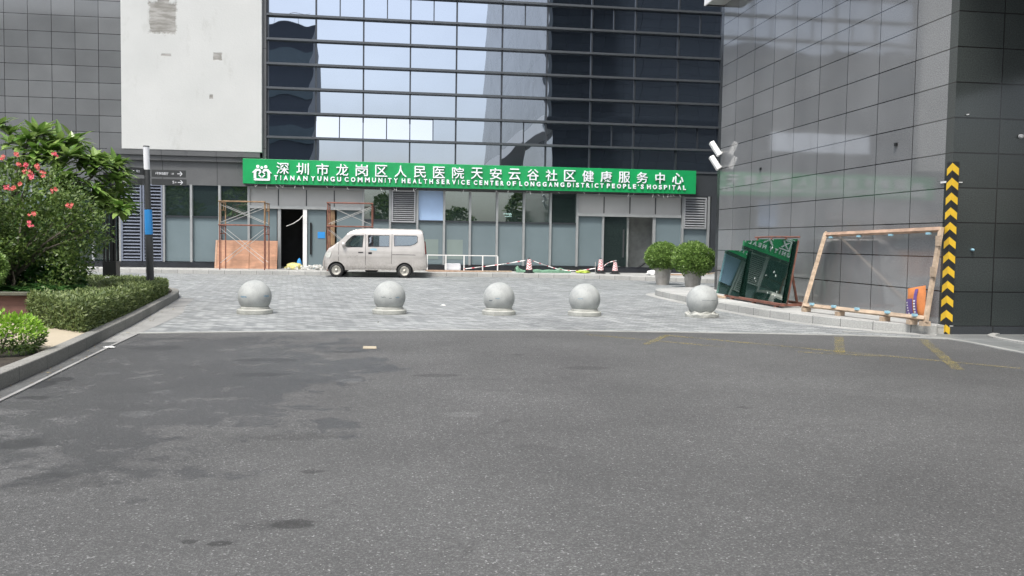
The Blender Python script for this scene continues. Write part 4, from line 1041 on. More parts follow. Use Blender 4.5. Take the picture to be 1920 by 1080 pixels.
# debris by the pots
p = ony(1224, 518, 33.2); lump('rag', (p.x, 33.2, .15), (.25, .2, .12), M['whitep'], 'pale rag heap left of the potted shrubs', 'rag', seed=6, amp=.5)
for k, (a, b, lab) in enumerate((((1298, 520), (1340, 516), 'upper stick of the loose timber behind the pots'), ((1322, 514), (1350, 522), 'lower stick of the loose timber behind the pots'))):
    p, q = ony(*a, 33.6), ony(*b, 33.6); tag(MB().bar((p.x, 33.5, .18+.03*k), (q.x, 33.9, .2+.06*k), .06, .03).build('timber_offcut', M['wood']), lab, 'timber', 'timber offcuts behind the pots')
p = ony(1262, 520, 33.3); tag(B(p.x-.5, p.x+.4, 33.2, 33.7, .15, .19).build('cardboard_sheet', M['wood2']), 'flat brown board lying between the two pots', 'board')
p = ony(1193, 500, 36.4); tag(MB().bar((p.x-.15, 36.4, .2), (p.x+.45, 36.6, .55), .1, .06).bar((p.x-.2, 36.35, .2), (p.x+.4, 36.35, .22), .12, .1).build('door_offcut', M['char']), 'dark broken board heap inside the second doorway', 'debris')

# ------------------------------------------------------------------ corner guard with chevrons
KG = thing('corner_guard', (8.8, 12.7, 0), 'black rubber corner guard with twelve yellow arrow chevrons on the granite corner', 'corner guard')
wl_, wr_ = .125, .105; zt = ony(1787, 303, 12.69).z
gd = MB(); gd.prism([(8.799, 12.7+wl_), (8.786, 12.7+wl_), (8.786, 12.686), (8.8+wr_, 12.686), (8.8+wr_, 12.699), (8.799, 12.699)][::-1], 0.006, zt)
gd.build('rubber_strip', M['rubber'], KG)
for k in range(12):
    za = zt-.02-k*.2355; b_ = MB(); th = .115; dr = .085; e = .0025
    x_, y_ = 8.786-e, 12.686-e
    b_.face([(x_, y_, za), (x_, y_, za-th), (8.8+wr_-.006, y_, za-th-dr), (8.8+wr_-.006, y_, za-dr)][::-1] if False else [(x_, y_, za-th), (8.8+wr_-.006, y_, za-th-dr), (8.8+wr_-.006, y_, za-dr), (x_, y_, za)])
    b_.face([(x_, y_, za), (x_, 12.7+wl_-.008, za-dr), (x_, 12.7+wl_-.008, za-dr-th), (x_, y_, za-th)])
    b_.build('chevron', M['yellow'], KG)
MB().box(8.782, 8.798, 12.83, 12.97, 2.445, 2.475).box(8.91, 8.97, 12.682, 12.698, 2.44, 2.455).build('tape_strip', M['whitep'], KG)

# ------------------------------------------------------------------ cctv
def cctv(z, label, ln=.44):
    t = thing('cctv_camera', (8.72, 22.62, z), label, 'camera', 'cctv cameras on the granite corner')
    d = Vector((.20, -.12, -.36)).normalized()*ln/2; c = Vector((-.16, -.15, .02))
    MB().bar(c-d, c+d, .13, .14, (1, 0, .5)).build('housing', M['whitep'], t, local=True, bevel=.02)
    MB().bar(c-d*1.02, c+d*.2, .16, .02, (1, 0, .5)).build('sun_shield', M['whitep'], t, local=True) if False else None
    MB().lathe([(.05, 0), (.045, .02)], c+d*1.0, 10).build('lens', M['black'], t, local=True)
    MB().tube([(.075, 0, -.06), (-.02, -.06, -.04), c+d*.3], .025, 8).lathe([(.06, -.02), (.06, .02)], (.06, -.0, -.06), 12).build('bracket', M['whitep'], t, local=True)
cctv(3.98, 'upper white camera on the far edge of the granite wall'); cctv(3.60, 'lower white camera on the far edge of the granite wall, just under the other', .42)

# ------------------------------------------------------------------ leaning timber frame
WF = thing('leaning_crate_frame', (8.3, 14.5, .15), 'big empty timber crate frame leaning against the granite wall', 'frame')
bl = Vector((8.02, 16.18, .24)); br_ = Vector((8.44, 13.0, .22)); tl = Vector((8.72, 16.5, 1.66)); trr = Vector((8.735, 12.92, 1.72))
tl = onx(1548, 440, 8.70); trr = onx(1765, 430, 8.72); bl = onz(1507, 572, .27); br_ = onz(1736, 597, .27)
nrm = Vector((-1, 0, .45))
MB().bar(bl, br_, .06, .075, nrm).build('bottom_bar', M['wood'], WF); MB().bar(tl, trr, .06, .08, nrm).build('top_bar', M['wood2'], WF)
MB().bar(bl-Vector((0.004, 0, .06)), tl+Vector((0, 0, .04)), .075, .05, nrm).build('side_bar', M['wood'], WF); MB().bar(br_-Vector((.004, 0, .06)), trr+Vector((0, 0, .03)), .075, .05, nrm).build('side_bar', M['wood'], WF)
for t_ in (.08, .36, .64, .93):
    p = tl.lerp(trr, t_)+Vector((-.045, 0, -.06)); MB().box(p.x-.03, p.x+.03, p.y-.035, p.y+.035, p.z-.018, p.z+.018).build('foam_pad', M['bluelite'], WF)
for t_ in (.10, .30, .50, .74, .94):
    p = bl.lerp(br_, t_)+Vector((-.045, 0, .04)); MB().box(p.x-.03, p.x+.03, p.y-.04, p.y+.04, p.z-.02, p.z+.02).build('foam_pad', M['bluelite'], WF)
for t_ in (.02, .33, .70, .90, .99):
    p = bl.lerp(br_, t_); MB().box(p.x-.06, p.x+.08, p.y-.05, p.y+.05, .149, .222).build('foot_block', M['wood'], WF)
for t_, h in ((.62, .16), (.97, .16)):
    p = br_.lerp(trr, t_-.1)+Vector((-.05, -.03, 0)); MB().box(p.x-.02, p.x+.02, p.y-.07, p.y+.03, p.z-h/2, p.z+h/2).build('joint_plate', M['wood'], WF)
# orange and purple sack
sk = thing('printed_sack', (8.58, 13.25, .3), 'orange and purple printed sack slumped against the wall inside the timber frame', 'sack')
def sackpt(a, b):      # a: 0..1 across, b: 0..1 up
    return onx(1701+a*34+b*-1+ (b*2), 595-b*54-a*6*b, 8.66)
mo = MB(); n_ = 8
for s in (0, 1):
    for i in range(n_+1):
        for j in range(n_+1):
            a, b = i/n_, j/n_; p = sackpt(a, b); bul = .07*math.sin(math.pi*a)**.5*math.sin(math.pi*b)**.5
            mo.v.append(Vector((p.x+(-bul if s == 0 else bul*.3)+.01*noise.noise(p*9), p.y, p.z)))
for s in (0, 1):
    o_ = s*(n_+1)**2
    for i in range(n_):
        for j in range(n_):
            f = (o_+i*(n_+1)+j, o_+(i+1)*(n_+1)+j, o_+(i+1)*(n_+1)+j+1, o_+i*(n_+1)+j+1); mo.f.append(f if s == 0 else f[::-1])
mo.build('sack_body', M['orange'], sk, smooth=True)
def patch(a0, a1, b0, b1, mat, name, e=.012, par=sk):
    m2 = MB(); n2 = 6
    for i in range(n2+1):
        for j in range(n2+1):
            a, b = a0+(a1-a0)*i/n2, b0+(b1-b0)*j/n2; p = sackpt(a, b); bul = .07*math.sin(math.pi*a)**.5*math.sin(math.pi*b)**.5
            m2.v.append(Vector((p.x-bul-e, p.y, p.z)))
    for i in range(n2):
        for j in range(n2): m2.f.append((i*(n2+1)+j, (i+1)*(n2+1)+j, (i+1)*(n2+1)+j+1, i*(n2+1)+j+1))
    return m2.build(name, mat, par)
patch(.02, .50, .02, .62, M['purple'], 'printed_panel'); patch(.56, .72, .0, .92, M['purple'], 'printed_panel')
for k in range(5): patch(.10+.03*k, .22+.02*k, .48-.09*k, .52-.09*k, M['whitep'], 'printed_mark', .016); patch(.56, .66, .15+.09*k, .20+.09*k, M['whitep'], 'printed_mark', .016)

# ------------------------------------------------------------------ glass rack and sheets
def gsheet(b0, b1, px0, px1, back):
    """sheet standing on b0-b1 and leaning back a little; the top corners are found on the plane just behind"""
    b0, b1 = Vector(b0), Vector(b1); t0, t1 = ony(*px0, b0.y+back), ony(*px1, b1.y+back)
    n_ = (b1-b0).cross(t0-b0).normalized(); n_ = n_ if n_.y > 0 else -n_; th = n_*.010
    return MB().hexa([b0, b1, b1+th, b0+th, t0, t1, t1+th, t0+th]), t0, t1, n_
def ysheet(x, ya, yb, z0, z1, lean, label):
    o = MB().hexa([(x, yb, z0), (x+.01, yb, z0), (x+.01, ya, z0), (x, ya, z0), (x+lean, yb, z1), (x+lean+.01, yb, z1), (x+lean+.01, ya, z1), (x+lean, ya, z1)]).build('glass_sheet', M['ggl'])
    return tag(o, label, 'glass sheet', 'green glass sheets on the rack')
ysheet(7.60, 19.65, 18.30, .235, 1.27, .20, 'shorter dark green glass sheet on the left of the rack')
ysheet(7.68, 18.78, 16.30, .235, 1.50, .20, 'taller green glass sheet at the front of the rack, spattered white')
ysheet(7.74, 18.10, 16.22, .235, 1.53, .20, 'rearmost green glass sheet, standing just behind the tall one')
RK = thing('glass_rack', (7.7, 17.5, .15), 'rusty steel A-frame rack carrying the green glass sheets', 'rack')
B0, B1 = Vector((7.675, 18.78, .235)), Vector((7.675, 16.30, .235)); tB0 = Vector((7.875, 18.78, 1.5)); e_ = Vector((0, -1, 0)); upd = (tB0-B0).normalized(); nn = Vector((1, 0, -.16)).normalized()
for x in (7.62, 8.25): B(x-.03, x+.06, 16.1, 19.1, .185, .232).build('base_rail', M['rust'], RK)
B(7.5, 7.60, 19.0, 19.9, .15, .20).build('packing_batten', M['wood'], RK)
for y in (16.3, 17.3, 18.4): B(7.70, 8.3, y-.03, y+.03, .178, .228).build('cross_rail', M['rust'], RK)
for y in (16.4, 17.5, 18.7): B(7.59, 7.66, y-.04, y+.04, .147, .176).build('foot', M['rust'], RK)
for y in (18.25, 17.55, 16.85):
    tp_ = Vector((8.0, y, 1.55)); MB().bar((7.79, y+.24, .23), tp_, .035, .035).bar((7.79, y-.20, .23), tp_, .035, .035).bar((7.90, y+.11, .9), (7.90, y-.09, .9), .03, .03).bar((8.28, y, .23), tp_, .04, .04).build('leg_frame', M['rust'], RK)
MB().bar((7.79, 16.28, .23), (7.98, 16.25, 1.5), .03, .03).build('end_post', M['rust'], RK)
MB().tube([(8.0, 18.4, 1.57), (8.0, 17.6, 1.58), (8.0, 16.25, 1.57)], .018, 6).build('top_rail', M['rust'], RK)
rng = random.Random(9)
for k in range(9):
    a, b = rng.uniform(.35, .95), rng.uniform(.1, .95); p = B0.lerp(B1, a)+(tB0-B0)*b-nn*.004; s = rng.uniform(.006, .013)
    MB().prism([(-s, -s*2), (s, -s*1.6), (s*.7, s*2), (-s*.8, s*1.5)], 0, .003, lambda x, y, z: tuple(p+e_*x+upd*y-nn*z)).build('silicone_blob', M['whitep'], RK)

# ------------------------------------------------------------------ wayfinding post
WP = thing('wayfinding_post', (-5.19, 19.05, .11), 'slim black direction post with white lamp head, four sign arms and a blue band', 'signpost')
a_, b_ = Vector((-5.19, 19.05, .11)), Vector((-5.25, 19.05, 2.79)); c_ = b_+(b_-a_).normalized()*.48
MB().tube([a_, a_.lerp(b_, .49)], .077, 16).tube([a_.lerp(b_, .489), b_], [.062, .060], 16).build('pole', M['char'], WP, smooth=False)
MB().tube([a_.lerp(b_, .49), a_.lerp(b_, .686)], [.082, .078], 16).build('blue_band', M['blue'], WP)
MB().tube([b_, c_], .062, 20).build('lamp_head', M['frostlamp'], WP); MB().tube([c_, c_+Vector((0, 0, .02))], .065, 20).build('cap', M['black'], WP)
def arm(x0, x1, z0, z1, txts, y0=18.99, dy=0.):
    rz = math.atan2(dy, x1-x0)
    o = MB().hexa([(x0, y0-.0, z0), (x1, y0+dy, z0), (x1, y0+dy+.03, z0), (x0, y0+.03, z0), (x0, y0, z1), (x1, y0+dy, z1), (x1, y0+dy+.03, z1), (x0, y0+.03, z1)]).build('sign_arm', M['char'], WP)
    for ch, cx, w, h in txts:
        yy_ = y0+dy*(cx-x0)/(x1-x0)-.004
        if ch in ('>', '<'):
            s = 1 if ch == '>' else -1; zc = (z0+z1)/2
            ar = MB().bar((cx-s*w/2, yy_, zc), (cx+s*w/2, yy_, zc), .004, .012); ar.bar((cx+s*w/2, yy_, zc), (cx+s*w*.05, yy_, zc+h/2), .004, .012, (1, 0, 0)); ar.bar((cx+s*w/2, yy_, zc), (cx+s*w*.05, yy_, zc-h/2), .004, .012, (1, 0, 0))
            ar.build('arrow', M['letter'], o)
        else: glyph(ch, .1, cx, (z0+z1)/2-h/2, yy_, 'lettering', o, M['letter'], .004, .0, w=w, h=h, rotz=rz)
arm(-5.14, -4.45, 2.64, 2.79, [('1号多功能厅', -4.93, .26, .06), ('二楼', -4.72, .06, .035), ('>', -4.57, .10, .09)])
arm(-5.14, -4.44, 2.47, 2.60, [('5', -4.70, .035, .055), ('栋', -4.65, .03, .03), ('>', -4.56, .10, .09)])
arm(-5.54, -5.30, 2.67, 2.82, [('<', -5.475, .07, .06), ('服务', -5.385, .08, .05)], y0=18.75, dy=.24)
arm(-5.95, -5.30, 2.46, 2.60, [('<', -5.86, .08, .07), ('永辉路', -5.72, .17, .06)])
# black slatted lamp column
BP = thing('lamp_column', (-6.70, 21.4, .11), 'black slatted light column standing in the bed left of the direction post', 'lamp column')
B(-6.87, -6.57, 21.25, 21.55, .11, .78).build('base', M['black'], BP); B(-6.84, -6.56, 21.27, 21.53, 2.62, 2.87).build('cap', M['black'], BP)
for k in range(4): B(-6.86+k*.082, -6.825+k*.082, 21.27, 21.31, .78, 2.62).build('slat', M['black'], BP); B(-6.86+k*.082, -6.825+k*.082, 21.49, 21.53, .78, 2.62).build('slat', M['black'], BP)
B(-6.70, -6.64, 21.37, 21.43, .78, 2.62).build('core', M['black'], BP); B(-7.12, -6.86, 21.38, 21.42, 1.80, 1.84).build('cross_arm', M['black'], BP)

# ------------------------------------------------------------------ plants
def rv(rng):
    while True:
        v = Vector((rng.uniform(-1, 1), rng.uniform(-1, 1), rng.uniform(-1, 1)))
        if .05 < v.length < 1: return v
def small_leaf(mb, p, d, n, L, W_):
    d = d.normalized(); s = d.cross(n).normalized()*W_/2
    mb.face([p, p+d*L*.5+s, p+d*L, p+d*L*.5-s])
def long_leaf(mb, p, d, L, W_, droop, fold=.25):
    d = d.normalized(); s = d.cross(Vector((0, 0, 1)))
    if s.length < .05: s = Vector((1, 0, 0))
    s.normalize(); up_ = s.cross(d); b = len(mb.v); N = 4
    prof = [.25, .8, 1., .75, .05]; q = p.copy(); dd = d.copy()
    for i in range(N+1):
        w = W_/2*prof[i]; mb.v += [q-s*w+up_*w*fold, q, q+s*w+up_*w*fold]
        dd = (dd+Vector((0, 0, -droop/N))).normalized(); q = q+dd*L/N
    for i in range(N):
        for k in (0, 1): mb.f.append((b+i*3+k, b+i*3+k+1, b+i*3+4+k, b+i*3+3+k))
def in_ell(rng, c, r, shell=.0, low=-1.):
    while True:
        v = rv(rng).normalized()*(shell+(1-shell)*rng.random()**.4)
        if v.z >= low: return Vector((c[0]+v.x*r[0], c[1]+v.y*r[1], c[2]+v.z*r[2])), v
def limbs(name, root, targets, r0, mat, parent, rng, trunk_h=.5):
    mb = MB(); root = Vector(root); fork = root+Vector((0, 0, trunk_h)); mb.tube([root, root.lerp(fork, .5)+Vector((.04, 0, 0)), fork], [r0, r0*.85, r0*.8], 8)
    for t in targets:
        t = Vector(t); m1 = fork.lerp(t, .4)+Vector((rng.uniform(-.1, .1), rng.uniform(-.1, .1), .12)); m2 = fork.lerp(t, .75)+Vector((rng.uniform(-.08, .08),)*3)
        mb.tube([fork-Vector((0, 0, .1)), m1, m2, t], [r0*.6, r0*.42, r0*.28, r0*.14], 6)
    return mb.build(name, mat, parent, smooth=True)

# plumeria: rosettes of long leaves on stubby limbs
rng = random.Random(21)
PT = thing('plumeria_tree', (-7.4, 17.6, .5), 'big plumeria tree with long glossy leaves, drooping towards the direction post', 'tree')
crown = MB(); tips = []
def rosette(c, out, n=15, L=.41):
    for k in range(n):
        a = 2*math.pi*k/n*2.4+rng.random(); el = rng.uniform(-.35, .85)
        d = Vector((math.cos(a)*math.cos(el), math.sin(a)*math.cos(el), math.sin(el)))+out*.55
        long_leaf(crown, c, d, L*rng.uniform(.75, 1.15), L*.30, rng.uniform(.25, 1.0))
for k in range(230):
    p, v = in_ell(rng, (-7.75, 17.6, 2.30), (2.45, 1.7, 1.22), .80, -.75)
    if v.y > .35 or (p.z < 1.95 and p.x > -6.1): continue
    rosette(p, v); tips.append(p)
for (u, v) in ((20, 262), (40, 268), (95, 268), (128, 262), (70, 285), (105, 300), (60, 310), (160, 305), (175, 322), (206, 376), (225, 388), (190, 385), (172, 345), (150, 292), (15, 300), (85, 330), (228, 380), (130, 330)):
    p = ony(u, v+8, 16.9+rng.uniform(-.4, .4)); rosette(p, Vector((.3, -.4, .2)), 17, .38); tips.append(p)
crown.build('crown', M['leafA'], PT)
limbs('trunk', (-7.4, 17.6, .45), rng.sample(tips, 26), .13, M['bark'], PT, rng, .6)

# coral-flowered shrub
def twiggy(name, loc, ells, n, mat, label, cat, L=.055, flowers=(), fmat=None, seed=1, stems=14, group=None, inner=.35, flowerset=None, wl=.55, stemr=.022):
    rng = random.Random(seed); t = thing(name, loc, label, cat, group); mb = MB(); tg = []
    for (c, r, w) in ells:
        for k in range(int(n*w)):
            p, v = in_ell(rng, c, r, inner)
            if noise.noise(p*1.9+Vector((seed, 3, 1))) < -.12: continue
            d = (v*.7+rv(rng)+Vector((0, 0, .15))); nn_ = (rv(rng)+Vector((0, -.25, .8)))
            small_leaf(mb, p, d, nn_, L*rng.uniform(.7, 1.35), L*wl*rng.uniform(.8, 1.2))
            if k % 90 == 0: tg.append(p)
    mb.build('foliage', mat, t)
    limbs('stem', loc, (rng.sample(tg, min(stems, len(tg))) if tg else []), stemr*1.6, M['bark'], t, rng, .25)
    for i, (u, v, yy_, s) in enumerate(flowers):
        fm = MB(); c = ony(u, v, yy_)
        for k in range(6):
            q = c+rv(rng)*s*.7
            for j in range(5):
                a = 2*math.pi*j/5+rng.random(); d = Vector((math.cos(a), -.35, math.sin(a))); small_leaf(fm, q, d, Vector((0, -1, .3))+rv(rng)*.4, .030, .022)
        fm.build('flower_cluster', fmat[i % len(fmat)], t)
    return t
fl = [(6, 293, 14.3, .07), (32, 290, 14.3, .06), (105, 288, 14.8, .07), (36, 308, 14.2, .05), (52, 322, 14.0, .09), (60, 332, 14.0, .08), (80, 327, 14.1, .07), (71, 313, 14.1, .05), (12, 352, 14.0, .06), (24, 351, 14.0, .05), (100, 356, 14.0, .06), (48, 310, 14.1, .05), (131, 385, 13.9, .07), (60, 401, 13.8, .07), (57, 420, 13.8, .06), (36, 345, 14.0, .05)]
twiggy('flowering_shrub', (-6.1, 14.6, .5), [((-6.15, 14.9, 1.75), (1.25, .95, .85), .42), ((-5.55, 14.7, 1.45), (.95, .75, .55), .22), ((-6.6, 14.5, 1.25), (.9, .8, .8), .25), ((-5.9, 14.6, .95), (1.1, .7, .5), .16)], 23000, M['leafB'], 'tall twiggy shrub with coral and pink flower clusters in the raised planter', 'shrub', .066, fl, (M['petal'], M['petal'], M['petalp']), 4, 26)
twiggy('leafy_shrub', (-7.2, 14.2, .5), [((-7.1, 14.0, 1.35), (.75, .7, .65), .7), ((-7.4, 14.6, .9), (1., .8, .6), .4)], 9000, M['leafE'], 'brighter green leafy shrub at the left picture edge behind the planter wall', 'shrub', .07, seed=9, stems=10)
twiggy('clipped_shrub', (-6.3, 13.7, .5), [((-6.12, 13.75, .86), (.30, .28, .30), 1)], 3200, M['leafE'], 'small rounded bright green bush low among the dark shrubs', 'shrub', .05, seed=12, stems=6, inner=.6)
twiggy('dark_shrub', (-5.9, 15.6, .3), [((-6.0, 15.3, .72), (.75, .7, .58), .6), ((-6.6, 15.6, .9), (1.2, .8, .8), .4)], 12000, M['leafC'], 'dense dark shrub filling the shade between the planter and the hedge', 'shrub', .085, seed=15, stems=8)
# ferns spilling over the bed
rng = random.Random(31)
for i, (c, R_, h, lab) in enumerate((((-5.35, 14.2, .45), .75, .55, 'broad dark fern beside the right end of the planter'), ((-5.30, 15.3, .25), .62, .55, 'largest fern, arching over the hedge right of the planter'), ((-6.1, 13.9, .50), .6, .35, 'low fern at the foot of the flowering shrub'), ((-6.2, 16.2, .3), .7, .8, 'tall fern in the shade behind the planter'))):
    t = thing('fern', c, lab, 'fern', 'ferns under the shrubs'); mb = MB()
    for k in range(95):
        a = rng.uniform(0, 6.283); L = R_*rng.uniform(.6, 1.15); d0 = Vector((math.cos(a), math.sin(a), rng.uniform(.5, 1.5)*h/R_)).normalized(); q = Vector(c); dd = d0.copy(); N = 12
        for j in range(N):
            s = dd.cross(Vector((0, 0, 1))).normalized(); w = .13*math.sin(math.pi*(j+.7)/(N+.7))
            for sg in (-1, 1): small_leaf(mb, q, s*sg+dd*.5, Vector((0, 0, 1))+rv(rng)*.2, w*1.15, .065)
            dd = (dd+Vector((0, 0, -.14))).normalized(); q = q+dd*L/N
    mb.build('frond', M['leafC'], t)
# lime shrub in the near left corner
rng = random.Random(41)
LS = thing('lime_shrub', (-4.15, 9.65, .11), 'small lime green shrub in the near left corner beside the tan path', 'shrub')
up_, lo_ = MB(), MB()
for k in range(5200):
    p, v = in_ell(rng, (-4.22, 9.72, .30), (.47, .42, .26), .55)
    if noise.noise(p*4) < -.18: continue
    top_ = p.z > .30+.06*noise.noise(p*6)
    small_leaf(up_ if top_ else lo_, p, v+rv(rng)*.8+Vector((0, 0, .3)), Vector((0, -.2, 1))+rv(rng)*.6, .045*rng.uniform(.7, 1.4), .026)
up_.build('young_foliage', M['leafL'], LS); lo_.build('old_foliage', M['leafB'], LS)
limbs('stem', (-4.2, 9.7, .09), [(-4.4, 9.6, .3), (-4.0, 9.5, .28), (-4.1, 9.9, .3), (-4.35, 9.9, .33), (-3.95, 9.75, .25)], .018, M['bark'], LS, rng, .06)
# planter box
PB = thing('planter_box', (-5.0, 13.1, .11), 'red-brown timber planter with a mossy stone coping under the shrubs', 'planter')
B(-9.5, -4.98, 13.1, 13.2, .11, .50).build('front_wall', M['woodbox'], PB); B(-5.08, -4.98, 13.2, 16.2, .11, .50).build('side_wall', M['woodbox'], PB)
B(-9.5, -5.08, 13.2, 16.2, .11, .47).build('planting_soil', M['soil'], PB)
mbc = MB(); x = -9.6
rng = random.Random(5)
while x < -5.0:
    w = rng.uniform(.45, .8); mbc.box(x, min(x+w, -4.93), 13.02, 13.26, .502+rng.uniform(0, .01), .535+rng.uniform(0, .02)); x += w+.01
mbc.build('coping', M['moss'], PB)
p = onz(30, 565, .4); lump('paint_scar', (-5.85, 13.1, .22), (.07, .012, .10), M['whitep'], 'pale chip on the front of the timber planter', 'chip', seed=3)
# hedge and ground cover: masses of leaves nobody could count
def poly_pts(poly, n, rng):
    xs = [p[0] for p in poly]; ys = [p[1] for p in poly]; out = []
    while len(out) < n:
        p = (rng.uniform(min(xs), max(xs)), rng.uniform(min(ys), max(ys)))
        if inside(p, poly): out.append(p)
    return out
hp = [(-4.0, 11.55), (-4.12, 12.6), (-4.35, 14.6), (-4.62, 16.6), (-4.85, 18.4), (-4.86, 18.5), (-5.05, 19.6), (-5.4, 20.9), (-6.4, 21.9), (-7.4, 22.3), (-7.4, 20), (-5.9, 18.2), (-5.1, 16.8), (-4.93, 14), (-4.93, 13.0), (-5.2, 12.95), (-4.9, 12.5)]
rng = random.Random(51); mb = MB()
def hedge_h(x, y): return .42+.05*noise.noise(Vector((x*1.3, y*1.3, 0)))+.03*noise.noise(Vector((x*5, y*5, 0)))-.017*(y-12)
for (x, y) in poly_pts(hp, 26000, rng):
    h = hedge_h(x, y); z = .12+h*(1+.12*rng.random()-abs(rng.gauss(0, .2)) if rng.random() < .72 else rng.random()); z = max(.13, z)
    d = Vector((rng.uniform(-1, 1), rng.uniform(-1, 1), rng.uniform(-.1, .9)))
    small_leaf(mb, Vector((x, y, z)), d, Vector((0, -.3, 1))+rv(rng)*.7, rng.uniform(.05, .10), rng.uniform(.016, .028))
for i in range(len(hp)):
    if 8 < i < 13: continue
    a, b = Vector(hp[i]+(0,)), Vector(hp[(i+1) % len(hp)]+(0,)); L = (b-a).length
    for k in range(int(L*1100)):
        p = a.lerp(b, rng.random()); z = .12+rng.random()*hedge_h(p.x, p.y)*.97
        small_leaf(mb, Vector((p.x+rng.uniform(-.03, .05), p.y+rng.uniform(-.04, .04), z)), rv(rng)+Vector((.3, -.3, .4)), Vector((.4, -.4, .5))+rv(rng)*.7, rng.uniform(.05, .09), rng.uniform(.015, .026))
tag(mb.build('low_hedge', M['leafD']), 'low clipped hedge mass along the curved kerb on the left', 'hedge', kind='stuff')
core = MB(); core.prism([(x+(-5.3-x)*.12, y+(16-y)*.05) for x, y in hp], .10, .33); hc = core.build('hedge_core', M['soil']); tag(hc, kind='structure')
gp = [(-7.4, 22.3), (-12, 23.0), (-12, 14.5), (-9.6, 16.3), (-5.0, 16.3), (-5.1, 16.8), (-5.9, 18.2), (-7.4, 20)]
mb = MB()
for (x, y) in poly_pts(gp, 15000, rng): small_leaf(mb, Vector((x, y, .12+rng.random()*.20)), Vector((rng.uniform(-1, 1), rng.uniform(-1, 1), rng.uniform(.1, 1))), Vector((0, -.3, 1))+rv(rng)*.6, rng.uniform(.05, .11), rng.uniform(.02, .03))
tag(mb.build('ground_cover', M['leafG']), 'brownish green ground cover under the tree behind the hedge', 'ground cover', kind='stuff')

# potted ball shrubs
def potted(x, y, hpot, rtop, rbot, rb, zc, label, seed, z0=.004):
    t = thing('potted_shrub', (x, y, z0), label, 'potted plant', 'clipped ball shrubs in tapered grey pots'); rng = random.Random(seed)
    mb = MB().lathe([(rbot, 0), (rbot, .02), (rtop*.97, hpot-.05), (rtop*1.03, hpot-.045), (rtop*1.03, hpot), (rtop*.92, hpot), (rtop*.88, hpot-.08), (0, hpot-.08)], (0, 0, 0), 20)
    mb.build('pot', M['pot'], t, local=True)
    for s in (0, 1):
        pass
    lf = MB()
    for k in range(9000):
        v = rv(rng).normalized(); rr = rb*(1+.16*noise.noise(v*2.3+Vector((seed, 0, 0)))+.10*noise.noise(v*6+Vector((0, seed, 0))))*(1-abs(rng.gauss(0, .09)))
        p = Vector((v.x*rr, v.y*rr, zc+v.z*rr*.80))
        if p.z < hpot-.15 or (p.z < hpot+.02 and rng.random() < .6): continue
        small_leaf(lf, p, v*.6+rv(rng)+Vector((0, 0, .4)), v+rv(rng)*.8, rng.uniform(.06, .11), rng.uniform(.034, .055))
    lf.build('foliage', M['leafE'], t, local=True)
    cr = MB().lathe([(0, -rb*.55), (rb*.45, -rb*.4), (rb*.66, 0), (rb*.5, rb*.42), (0, rb*.58)], (0, 0, zc), 14); cr.build('inner_foliage', M['leafC'], t, local=True, smooth=True)
potted(9.03, 28.3, .58, .29, .22, .585, .94, 'left clipped ball shrub in a grey pot, slightly farther back', 3)
potted(9.42, 26.4, .55, .30, .23, .65, .90, 'right clipped ball shrub in a rust-streaked grey pot, nearer the kerb', 5)
p = ony(1298, 528, 26.1)
# litter
p = onz(831, 574); tag(lump('paper_litter', (p.x, p.y, .004), (.05, .04, .02), M['whitep'], 'crumpled white paper scrap between the second and third bollards', 'litter', seed=2, amp=.6))
p = onz(205, 653); tag(lump('paper_litter', (p.x, p.y, .01), (.07, .03, .01), M['whitep'], 'flat pale scrap in the gutter below the tan path', 'litter', seed=4, amp=.4))
p = onz(693, 652); m_ = MB().prism([(p.x-.08, p.y-.12), (p.x+.09, p.y-.12), (p.x+.08, p.y+.12), (p.x-.085, p.y+.13)], .001, .006); tag(m_.build('flattened_card', M['tan']), 'small flattened tan card lying on the asphalt', 'litter')
p = onz(188, 531, .4); lump('litter_cup', (-6.3, 19.8, .45), (.06, .04, .025), M['whitep'], 'white scrap caught on top of the hedge', 'litter', seed=7)
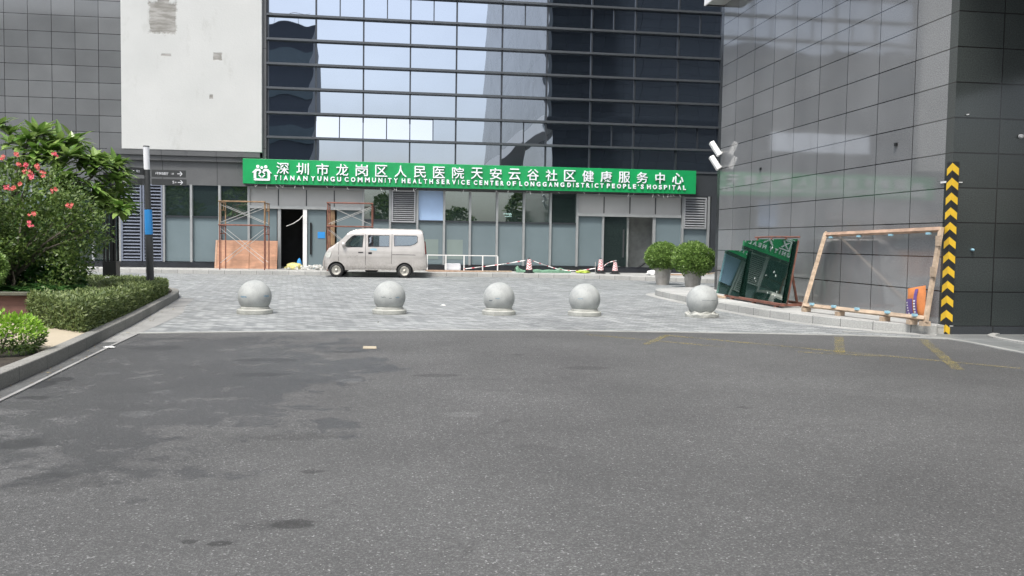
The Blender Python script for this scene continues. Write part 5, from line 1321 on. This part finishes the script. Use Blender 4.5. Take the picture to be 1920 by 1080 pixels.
# trees across the road, seen mirrored in the shop windows
rng = random.Random(77)
proto = thing('roadside_tree', (-14, -14, 0), 'green roadside tree across the road, mirrored farthest left in the shop glass', 'tree', 'trees across the road')
cm = MB()
for k in range(2200):
    p, v = in_ell(rng, (0, 0, 4.4), (3.2, 2.6, 2.3), .5)
    if noise.noise(p*.8) < -.15: continue
    small_leaf(cm, p, rv(rng), rv(rng)+Vector((0, 0, .5)), .5, .34)
cm.build('crown', M['leafB'], proto, local=True); MB().tube([(0, 0, 0), (.1, 0, 1.6), (0, .1, 3.4)], [.22, .18, .1], 8).build('trunk', M['bark'], proto, local=True)
LB = ['roadside tree behind the viewer, left of the road, mirrored near the van', 'roadside tree straight behind the viewer, mirrored in the middle shop panes', 'roadside tree behind the viewer just right of the road', 'largest roadside tree behind the viewer, far right', 'roadside tree behind the viewer at the far right end of the row', 'roadside tree behind the viewer at the far left end of the row']
for i, (x, y, s) in enumerate(((-7, -13, .9), (0, -16, 1.1), (6, -14, .85), (14, -17, 1.2), (22, -15, 1.), (-22, -15, 1.1))):
    c = copy_tree(proto); c['label'] = LB[i]; s *= .85; c.location = (x, y, 0); c.scale = (s, s, s); c.rotation_euler = (0, 0, i*1.3)

# fallen leaves and grit along the kerb and round the bollard feet
rng = random.Random(101); mb = MB()
for k in range(240):
    t_ = rng.random(); i = int(t_*(len(bed)-1)); x, y = bed[i]
    if not 4 < y < 20.5: continue
    p = Vector((x+abs(rng.gauss(0, .12))+.02, y+rng.uniform(-.3, .3), .016+rng.random()*.006)); small_leaf(mb, p, Vector((rng.uniform(-1, 1), rng.uniform(-1, 1), .05)), Vector((0, 0, 1))+rv(rng)*.4, rng.uniform(.02, .05), rng.uniform(.01, .02))
for k in range(160):
    p = Vector((rng.uniform(-3, 8), rng.uniform(13.2, 32), .014)); small_leaf(mb, p, Vector((rng.uniform(-1, 1), rng.uniform(-1, 1), .05)), Vector((0, 0, 1))+rv(rng)*.4, rng.uniform(.02, .05), rng.uniform(.01, .02))
tag(mb.build('fallen_leaves', leafmat('dry_leaf', (.10, .07, .03, 1), (.32, .26, .14, 1), .05, .8)), 'small dry leaves scattered in the gutter and over the paving', 'leaves', kind='stuff')
